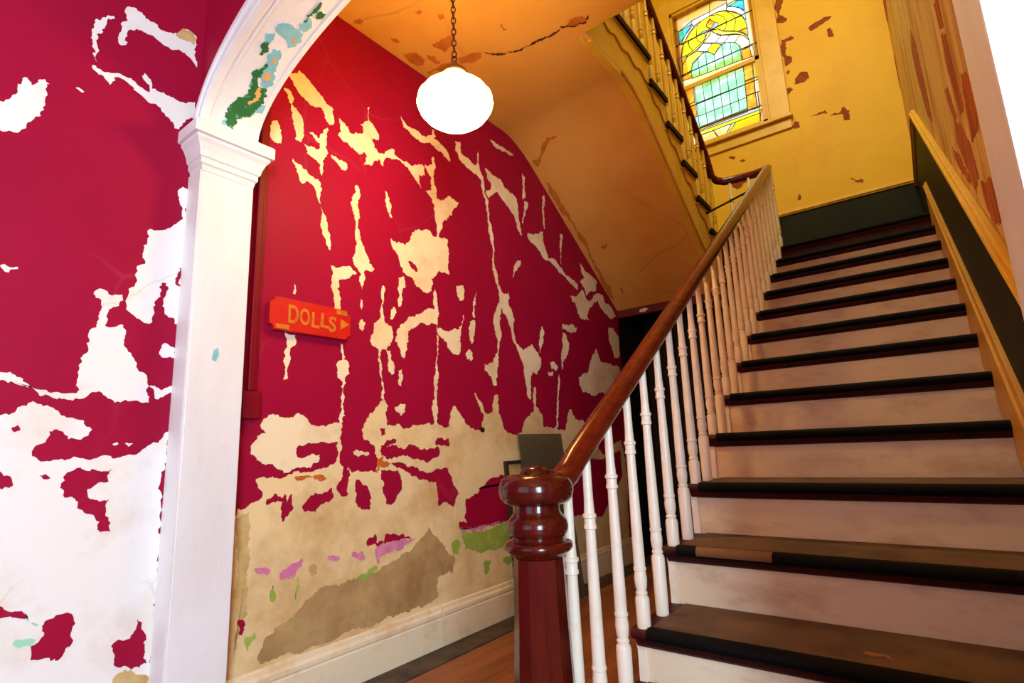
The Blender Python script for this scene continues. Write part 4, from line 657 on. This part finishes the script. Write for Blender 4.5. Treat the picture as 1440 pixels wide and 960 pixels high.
# skirting board along the right wall
sk = [(Y1-2*RUN, levels[-2]+.21), (YL-.04, ZL+.185), (YL-.01, ZL+.215), (YL+.02, ZL+.215), (YL+.035, ZL+.19), (YL+.035, ZL), (YL+.03, ZL-.2), (Y1-2*RUN, levels[-2]-.15)]
reparent(obj('skirting_board', MB().prism(sk, 'x', XR-.022, XR), 'skirt', bevel=.004), st)
mo = [(Y1-2*RUN, Z1-2*RISE+.195), (YL-.03, ZL+.17), (YL-.03, ZL+.19), (Y1-2*RUN, Z1-2*RISE+.215)]
reparent(obj('skirting_moulding', MB().prism(mo, 'x', XR-.032, XR-.02), 'skirt', bevel=.004), st)

# wainscot
CAPH = .735
def nz(y): return Z1 + (y-Y1)/RUN*RISE
yk = 4.42
wr_pts = [(AY1, 0), (AY1, nz(AY1)+CAPH), (yk, nz(yk)+CAPH), (YB, nz(yk)+CAPH), (YB, 0)]
wg = struct('trim_2', MB().prism(wr_pts, 'x', XR-.008, XR), 'dkgreen')
capl = [(AY1, nz(AY1)+CAPH), (yk, nz(yk)+CAPH), (YB, nz(yk)+CAPH), (YB, nz(yk)+CAPH+.038), (yk-.02, nz(yk)+CAPH+.038), (AY1, nz(AY1)+CAPH+.042)]
obj('cap_moulding', MB().prism(capl, 'x', XR-.024, XR), 'yellowtrim', wg, bevel=.006)
obj('cap_moulding', MB().prism([(a, b+.010) if i < 3 else (a, b-.014) for i, (a, b) in enumerate(capl)], 'x', XR-.036, XR-.02), 'yellowtrim', wg, bevel=.005)
WG = Z0+2.165
wg2 = struct('trim_3', MB().box(XW, XR-.008, YB-.008, YB, ZL, WG), 'dkgreen')
obj('cap_moulding', MB().box(XW, XR-.02, YB-.022, YB, WG, WG+.045), 'yellowtrim', wg2, bevel=.006)
obj('cap_moulding', MB().box(XW, XR-.02, YB-.032, YB, WG+.014, WG+.030), 'yellowtrim', wg2, bevel=.005)

# ------------------------------------------------------------------ second flight
s2 = thing('upper_staircase', 'upper staircase rising back over the hall with yellow scrolled stringer and dark treads', 'staircase', (XF, YN, ZL))
for j in range(1, 7):
    z = ZL + j*R2; y = YN - (j-1)*RUN2; yb_ = y-RUN2-.03 if j < 6 else YWELL
    pts = [(2*y-a, b) for a, b in half_round(y, z, .042, 2*y-yb_)]
    t = reparent(obj('tread', MB().prism(pts, 'x', (XW+.006) if j < 6 else XF-.14, XF+.004), 'dktread', smooth=50), s2)
    c_ = obj('cove_moulding', MB().prism([(y-.03, z-.042), (y-.010, z-.042), (y-.014, z-.05), (y-.03, z-.06)], 'x', XW+.006, XF-.01), 'maroon'); c_.parent = t
    e_ = obj('end_moulding', MB().box(XF-.03, XF-.010, yb_+.03, y-.012, z-.056, z-.042), 'yellowtrim'); e_.parent = t
    reparent(obj('riser', MB().box(XW+.006, XF-.03, y-.048, y-.03, z-R2, z-.042), 'yellowtrim'), s2)
# stringer with stepped top
top = [(YN-.02, ZL-.08)]
for j in range(1, 7):
    y = YN-(j-1)*RUN2-.03; z = ZL+j*R2-.042
    top += [(y, z-R2 if j > 1 else ZL-.02), (y, z)]
top += [(YWELL, ZU-.042)]
zf = Z0+2.166
def strz(y): return Z0+4.28-.733*y - .012
bot = [(YWELL, ZC+.02), (YWELL+.02, ZC-.004), (YWELL+.06, ZC-.014)]
bot += [(SA+(SB-SA)*i/12, soffz(SA+(SB-SA)*i/12)-.016) for i in range(13)] + [(YN-.02, soffz(YN-.02)-.024)]
sg = reparent(obj('stringer', MB().prism(bot + top, 'x', XF-.045, XF-.025), 'yellowtrim'), s2)
low = bot[2:]
def offs(P, d):
    o = []
    for i, q in enumerate(P):
        a, c3 = Vector(P[max(i-1, 0)]), Vector(P[min(i+1, len(P)-1)]); t = (c3-a).normalized(); o.append((q[0]-t.y*d, q[1]+t.x*d))
    return o
for w0, w1, xa, xb in ((-.004, .050, XF-.026, XF-.012), (-.006, .022, XF-.013, XF+.002)):
    lm = obj('stringer_moulding', MB().prism(offs(low, w0) + list(reversed(offs(low, w1))), 'x', xa, xb), 'yellowtrim'); lm.parent = sg
# scroll brackets: wavy cut-out boards under each tread end
for j in range(1, 7):
    z = ZL+j*R2-.058; y = YN-(j-1)*RUN2-.03; ln = RUN2+.02 if j < 6 else .74
    n = 28; wav = []
    for i in range(n+1):
        t = i/n; cyc = (2 if j < 6 else 4.2)
        wav.append((y - t*ln, z - (.135*(1-t) if j < 6 else .15-.06*t) - .016*math.sin(cyc*2*math.pi*t) - .010))
    br = obj('scroll_bracket', MB().prism([(y, z)] + wav + [(y-ln, z)], 'x', XF-.026, XF-.016), 'yellowtrim'); br.parent = sg
# rod tied between the two flights
tag(obj('tie_rod', MB().sweep([(-1.17, 4.18, Z0+1.752), (-.74, 3.965, Z0+1.752)], circ(.008, 8)), 'iron', smooth=60), 'thin dark rod tied between the two flights below the rail turn', 'rod')

# ------------------------------------------------------------------ railing
rl = thing('stair_railing', 'mahogany handrail with turned newel post and white turned balusters along the lower staircase', 'railing', (XS+.03, 1.05, 0))
XB = XS+.03
PA = [(0, .0195), (.074, .0205), (.083, .0185), (.086, .0145), (.091, .0172), (.096, .0172), (.099, .0140), (.112, .0170), (.132, .0186), (.148, .0168), (.154, .0164), (.156, .0186), (.163, .0186), (.165, .0166), (.22, .0164), (.486, .0128), (.488, .0165), (.496, .0165), (.499, .0145), (.514, .0150), (.516, .0178), (.524, .0178), (.526, .0140), (.56, .0122), (.70, .0112)]
def bal_mesh(shift, topz, name, m):
    prof = [(0, .0195)] + [(z+shift if z > 0 else 0, r) for z, r in PA[1:]]
    prof = [(z, r) for z, r in prof if z < topz-.004] + [(topz, .0112)]
    me = obj(name, MB().lathe(prof, 14), m, smooth=35); return me
RAILH = .682
def railz(y): return nz(y)+RAILH
cnt = 0
protoA = bal_mesh(0, RAILH+.03*RISE/RUN-.024, 'baluster', 'balw'); protoB = bal_mesh(.09, RAILH+.166*RISE/RUN-.024, 'baluster', 'balw')
protos = []
for k in range(-2, 12):
    for off, pr in ((.03, protoA), (.166, protoB)):
        y = Y1+k*RUN+off + (.035 if k == -2 else 0); z = levels[k]
        if k == -2 and off < .1: continue
        if k == 11 and off > .1: continue
        if k < 0:      # lower steps are a little lower, so these are longer
            o = bal_mesh((0 if off < .1 else .09)+nz(Y1+k*RUN)-z, railz(y)-.024-z, 'baluster', 'balw')
        else: o = bpy.data.objects.new('baluster', pr.data); C.objects.link(o)
        o.location = (XB-rl.location.x, y-rl.location.y, z); o.parent = rl
for pr in (protoA, protoB): bpy.data.objects.remove(pr)
# balusters on the landing edge between the flights
lb = bal_mesh(.0, .66, 'baluster', 'balw'); lb.location = (-.91-rl.location.x, 4.56-rl.location.y, ZL); lb.parent = rl
lb2 = bpy.data.objects.new('baluster', lb.data); C.objects.link(lb2); lb2.parent = rl; lb2.location = (-1.06-rl.location.x, 4.56-rl.location.y, ZL)
XB2 = XF-.035
s2r = RISE*0 + R2/RUN2
def nz2(y): return ZL + R2 + (YN-y)*s2r
RAIL2 = .64
for j in range(1, 7):
    for off in (.05, .178):
        y = YN-(j-1)*RUN2-off; z = ZL+j*R2
        o = bal_mesh(.0+off*.5, nz2(y)+RAIL2-.022-z if j < 6 else RAIL2+.05+off*.6, 'baluster', 'yellowtrim')
        o.location = (XB2-rl.location.x, y-rl.location.y, z); o.parent = rl
for i in range(3):
    o = bal_mesh(.08, .85, 'baluster', 'yellowtrim'); o.location = (XB2-rl.location.x, YU-.30-i*.1-rl.location.y, ZU); o.parent = rl
# handrail path
path = [(XB, 1.115, Z0-.092), (XB, 1.15, Z0-.088), (XB, 1.19, Z0-.070)]
y = 1.235
while y < 4.42: path.append((XB, y, railz(y))); y += .11
ze = railz(4.42)
path += [(XB, 4.42, ze), (XB-.004, 4.485, ze+.035), (XB-.022, 4.535, ze+.055), (XB-.06, 4.562, ze+.062), (XB-.12, 4.57, ze+.062), (-1.0, 4.57, ze+.068), (-1.10, 4.562, ze+.075), (-1.155, 4.535, ze+.09), (XB2+.012, 4.49, ze+.118), (XB2, 4.44, ze+.155)]
y = 4.36
path[-1] = (XB2, 4.44, nz2(4.44)+RAIL2-.012)
while y > 2.6: path.append((XB2, y, nz2(y)+RAIL2)); y -= .11
rp = circ(.031, 14, .033)
reparent(obj('handrail', MB().sweep(path, rp), 'rail', smooth=60), rl)
# newel post
nx, ny = XB, 1.05
nw = reparent(obj('newel_post', MB().lathe([(Z0-.240, .056), (Z0-.26, .0575), (Z0-.36, .060), (Z0-.53, .067), (Z0-.70, .073), (Z0-.71, .073)], 12, (nx, ny, 0), R(11)), 'newel', smooth=14), rl)
def nring(name, prof, seg=40): 
    o = obj(name, MB().lathe([(Z0+z, r) for z, r in prof], seg, (nx, ny, 0)), 'newel', smooth=60); o.parent = nw; o.matrix_parent_inverse = rl.matrix_world.inverted() if False else Matrix.Identity(4); return o
nring('cap', [(-.1295, .040), (-.129, .062), (-.124, .074), (-.114, .082), (-.100, .0855), (-.086, .084), (-.074, .078), (-.066, .068), (-.063, .055), (-.0625, .036), (-.057, .034), (-.050, .028), (-.046, .018), (-.045, .004)])
nring('turned_ball', [(-.204, .050), (-.199, .056), (-.196, .063), (-.187, .068), (-.176, .0695), (-.164, .067), (-.155, .060), (-.149, .054), (-.142, .0515), (-.128, .0515)])
nring('collar', [(-.242, .0565), (-.236, .060), (-.230, .070), (-.224, .076), (-.217, .0775), (-.211, .075), (-.207, .068), (-.205, .060), (-.198, .0575)])
o = obj('plinth', MB().box(nx-.085, nx+.085, ny-.085, ny+.085, 0, Z0-.70), 'newel', bevel=.008); o.parent = nw

# ------------------------------------------------------------------ stained glass window
wn = struct('window_1', MB().box(WX0, WX0+.03, YB+.002, YB+.15, WZ0, WZ1).box(WX1-.03, WX1, YB+.002, YB+.15, WZ0, WZ1).box(WX0, WX1, YB+.002, YB+.15, WZ1-.03, WZ1).box(WX0, WX1, YB+.002, YB+.15, WZ0, WZ0+.03), 'yellowtrim')
def wpart(name, mb, m, **k): return obj(name, mb, m, wn, **k)
CW = .185
wpart('casing', MB().box(WX1-.005, WX1+CW, YB-.028, YB, WZ0, WZ1+.2), 'yellowtrim', bevel=.006)
wpart('casing', MB().box(WX0-CW, WX0+.005, YB-.028, YB, WZ0, WZ1+.2), 'yellowtrim', bevel=.006)
wpart('casing', MB().box(WX0, WX1, YB-.030, YB, WZ1-.005, WZ1+.2), 'yellowtrim', bevel=.006)
wpart('sill', MB().box(WX0-CW-.02, WX1+CW+.02, YB-.065, YB+.06, WZ0-.03, WZ0+.004), 'yellowtrim', bevel=.006)
wpart('apron', MB().box(WX0-CW, WX1+CW, YB-.024, YB, WZ0-.14, WZ0-.03), 'yellowtrim', bevel=.005)
ZM = Z0+4.03
def sash(name, z0, z1, y):
    x0, x1 = WX0+.03, WX1-.03
    wpart(name, MB().box(x0, x0+.045, y, y+.035, z0, z1).box(x1-.045, x1, y, y+.035, z0, z1).box(x0, x1, y, y+.035, z0, z0+.045).box(x0, x1, y, y+.035, z1-.045, z1), 'yellowtrim')
sash('sash', WZ0+.03, ZM+.02, YB+.03); sash('sash', ZM-.02, WZ1-.03, YB+.065)
PC = {'blue': ((.05, .45, .72), (.1, .72, .72)), 'pink': ((.95, .62, .66), (.95, .72, .62)), 'peach': ((.93, .72, .34), (.9, .62, .42)), 'white': ((.9, .9, .92), (.95, .85, .8)),
      'yellow': ((.95, .86, .02), (.95, .78, .04)), 'amber': ((.92, .58, .04), (.95, .7, .16)), 'orange': ((.85, .26, .01), (.92, .52, .06)), 'cream': ((.95, .85, .5), (.95, .9, .72)),
      'green': ((.28, .78, .38), (.56, .92, .66))}
PM = {k: pane_mat('stained_glass_'+k, a, b, 14 if k == 'orange' else 7) for k, (a, b) in PC.items()}
gx0, gx1 = WX0+.032, WX1-.032
def onpane(a, b, h): return (min(max(a, gx0), gx1), YB+.052-h, min(max(b, WZ0+.04), WZ1-.04))
def fit(P): return [(-1.70 + (a+1.853)*0 + (a+1.70), b) for a, b in P]
for k, ps in PANES.items():
    for P in ps: patch('pane', P, onpane, .003, PM[k], wn, rough=False)
# border glass behind the pieces
for bx in ((gx0, -1.66, WZ0+.04, WZ1-.04), (-.965, gx1, WZ0+.04, WZ1-.04), (-1.66, -.965, WZ0+.04, WZ0+.16), (-1.66, -.965, WZ1-.16, WZ1-.04), (-1.66, -.965, ZM-.08, ZM+.14)):
    obj('border_pane', MB().box(bx[0], bx[1], YB+.056, YB+.058, bx[2], bx[3]), PM['cream'], wn)
# lead lines round every piece
lead = MB(); seen = set()
for k, ps in PANES.items():
    for P in ps:
        for i in range(len(P)):
            a, b = P[i], P[(i+1) % len(P)]; key = tuple(sorted((tuple(round(q, 2) for q in a), tuple(round(q, 2) for q in b))))
            if key in seen: continue
            seen.add(key); A = Vector(onpane(*a, .005)); B = Vector(onpane(*b, .005))
            if abs(A.x-gx1) < 1e-4 or abs(A.x-gx0) < 1e-4: continue
            if (A-B).length > .004: lead.sweep([A, B], [(-.003, -.003), (.003, -.003), (.003, .003), (-.003, .003)], upv=(0, 1, 0))
lo = obj('lead_cames', lead, 'lead', wn); lo['kind'] = 'stuff'
for z in (Z0+4.215, Z0+3.78, Z0+3.47, Z0+4.62): obj('saddle_bar', MB().box(gx0, gx1, YB+.038, YB+.046, z-.005, z+.005), 'lead', wn)
for o in [o for o in wn.children if o.name.startswith('backing')]: pass

# ------------------------------------------------------------------ pendant lamp
LX, LY, LZ = -1.338, 1.46, Z0+1.366
lp = thing('pendant_lamp', 'lit milk glass globe lamp hanging on a chain from the ceiling', 'lamp', (LX, LY, ZC))
gm = globe_mat((LX, LY, LZ), (1.0, .60, .165), 58.0)
gp = [(-.098, .004), (-.096, .03), (-.089, .062), (-.073, .095), (-.050, .125), (-.022, .146), (.004, .154), (.026, .150), (.048, .134), (.068, .106), (.082, .076), (.091, .060), (.104, .052), (.126, .050), (.134, .048)]
def lpart(name, mb, m, **k): return reparent(obj(name, mb, m, **k), lp)
lpart('globe', MB().lathe([(LZ+z, r) for z, r in gp], 40, (LX, LY, 0)), gm, smooth=60)
lpart('gallery', MB().lathe([(LZ+.126, .054), (LZ+.132, .056), (LZ+.142, .054), (LZ+.150, .044), (LZ+.160, .036), (LZ+.168, .028), (LZ+.180, .020), (LZ+.192, .012), (LZ+.198, .006)], 28, (LX, LY, 0)), 'brass', smooth=60)
def ringlink(z, ang, a=.009, b=.017, r=.0026):
    pts = [(a*math.cos(t)*math.cos(ang)+LX, a*math.cos(t)*math.sin(ang)+LY, z+b*math.sin(t)) for t in [2*math.pi*i/16 for i in range(16)]]
    mb = MB(); nrm = Vector((-math.sin(ang), math.cos(ang), 0)); mb.sweep(pts, circ(r, 6), closed=True, upv=nrm); return mb
lpart('loop', ringlink(LZ+.206, .5, .010, .012, .003), 'iron', smooth=60)
z = LZ+.228; i = 0
while z < ZC-.03:
    lpart('chain_link', ringlink(z, .5 + (i % 2)*math.pi/2), 'iron', smooth=60); z += .0265; i += 1
lpart('ceiling_canopy', MB().lathe([(ZC-.03, .01), (ZC-.026, .03), (ZC-.012, .055), (ZC, .06)], 24, (LX, LY, 0)), 'brass', smooth=60)

# ------------------------------------------------------------------ DOLLS sign
sy0, sy1, sz0, sz1 = 1.103, 1.490, 1.452, 1.588; c = .022
def arcorner(cx, cz, a0):
    return [(cx+c*math.cos(R(a0+t)), cz+c*math.sin(R(a0+t))) for t in (0, 30, 60, 90)]
pts = list(reversed(arcorner(sy0, sz0, 0))) + list(reversed(arcorner(sy1, sz0, 90))) + list(reversed(arcorner(sy1, sz1, 180))) + list(reversed(arcorner(sy0, sz1, 270)))
sg_ = thing('wall_sign', 'red wooden DOLLS sign with gold letters and right arrow on the crimson wall', 'sign', (XW, 1.3, sz0))
XSN = XW+.028
reparent(obj('sign_board', MB().prism(pts, 'x', XW+.006, XSN), 'signred', bevel=.002), sg_)
def goldbar(y0, y1, z0, z1, nm='gold_bar'): reparent(obj(nm, MB().box(XSN, XSN+.002, y0, y1, z0, z1), 'signgold'), sg_)
goldbar(1.130, 1.187, sz0+.006, sz0+.024); goldbar(1.412, 1.466, sz1-.026, sz1-.006)
reparent(obj('arrow', MB().prism([(1.434, sz0+.042), (1.434, sz0+.092), (1.478, sz0+.070)], 'x', XSN, XSN+.002), 'signgold'), sg_)
for ch, y, z, h, t_ in (('D', 1.182, 1.486, .078, 0), ('O', 1.234, 1.487, .072, 0), ('L', 1.288, 1.484, .066, -.04), ('L', 1.332, 1.491, .064, -.06), ('S', 1.372, 1.478, .070, -.05)):
    cu = bpy.data.curves.new('letter', 'FONT'); cu.body = ch; cu.size = h/.73*1.0; cu.extrude = .001; cu.offset = .0022
    to = bpy.data.objects.new('tmp', cu); me = bpy.data.meshes.new_from_object(to); bpy.data.objects.remove(to)
    xs_ = [v.co.x for v in me.vertices]; ys_ = [v.co.y for v in me.vertices]; w_ = max(xs_)-min(xs_); hh = max(ys_)-min(ys_)
    sc = h/hh; wid = {'D': .046, 'O': .046, 'L': .038, 'S': .036}[ch]
    for v in me.vertices:
        a, b_ = (v.co.x-min(xs_))/w_*wid, (v.co.y-min(ys_))*sc
        v.co = (XSN+.001+v.co.z, y+a - b_*t_, z+b_ + a*t_)
    me.materials.append(M['signgold']); lo_ = bpy.data.objects.new('letter', me); C.objects.link(lo_); reparent(lo_, sg_)

# ------------------------------------------------------------------ things leaning on the red wall
fr = thing('leaning_frame', 'dark wooden frame with backing leaning on the red wall behind the glass sheet', 'frame', (XW+.06, 2.95, 0))
def lean(x0, x1, y0, y1, h, th, yo=0):    # upright board leaning from x1 at the floor to x0 at height h
    return [(x1, y0, 0), (x1, y1, 0), (x0, y1, h), (x0, y0, h), (x1+th, y0, 0), (x1+th, y1, 0), (x0+th, y1, h), (x0+th, y0, h)]
QF = [(0, 1, 2, 3), (4, 7, 6, 5), (0, 4, 5, 1), (1, 5, 6, 2), (2, 6, 7, 3), (3, 7, 4, 0)]
def leanmb(*a): m = MB(); m.v = lean(*a); m.f = QF; return m
XB0, XT0 = XW+.075, XW+.006
def seg(ya, yb, ha, hb, th, m, name, par):
    f = lambda h: XB0+(XT0-XB0)*h/.868
    mb = MB(); mb.v = [(f(ha), ya, ha), (f(ha), yb, ha), (f(hb), yb, hb), (f(hb), ya, hb), (f(ha)+th, ya, ha), (f(ha)+th, yb, ha), (f(hb)+th, yb, hb), (f(hb)+th, ya, hb)]; mb.f = QF
    reparent(obj(name, mb, m), par)
seg(2.60, 3.26, 0, .03, .02, 'frame', 'frame_rail', fr); seg(2.60, 3.26, .848, .868, .02, 'frame', 'frame_rail', fr)
seg(2.60, 2.622, .03, .848, .02, 'frame', 'frame_stile', fr); seg(3.238, 3.26, .03, .848, .02, 'frame', 'frame_stile', fr)
seg(2.622, 3.238, .03, .848, .008, 'tan', 'backing_panel', fr)
gs = obj('glass_sheet', leanmb(XW+.045, XW+.165, 2.70, 3.19, 1.025, .005), 'dustglass'); tag(gs, 'tall dusty grey glass sheet leaning on the wall behind the newel post', 'glass sheet')
# debris on the lowest visible tread
tag(obj('leaf_scrap', MB().prism([(-.21, 1.62), (-.185, 1.612), (-.165, 1.618), (-.15, 1.606), (-.158, 1.626), (-.18, 1.628), (-.2, 1.634)], 'z', Z1+.0045, Z1+.009), 'scrap'), 'small dry leaf scrap lying on the lowest visible tread', 'leaf')
# wall knob above the plaster line
tag(obj('wall_fitting', MB().prism([(2.417+a, 1.053+b) for a, b in circ(.014, 12)], 'x', XW, XW+.012), 'iron'), 'small dark round fitting on the bare plaster above the glass sheet', 'wall fitting')
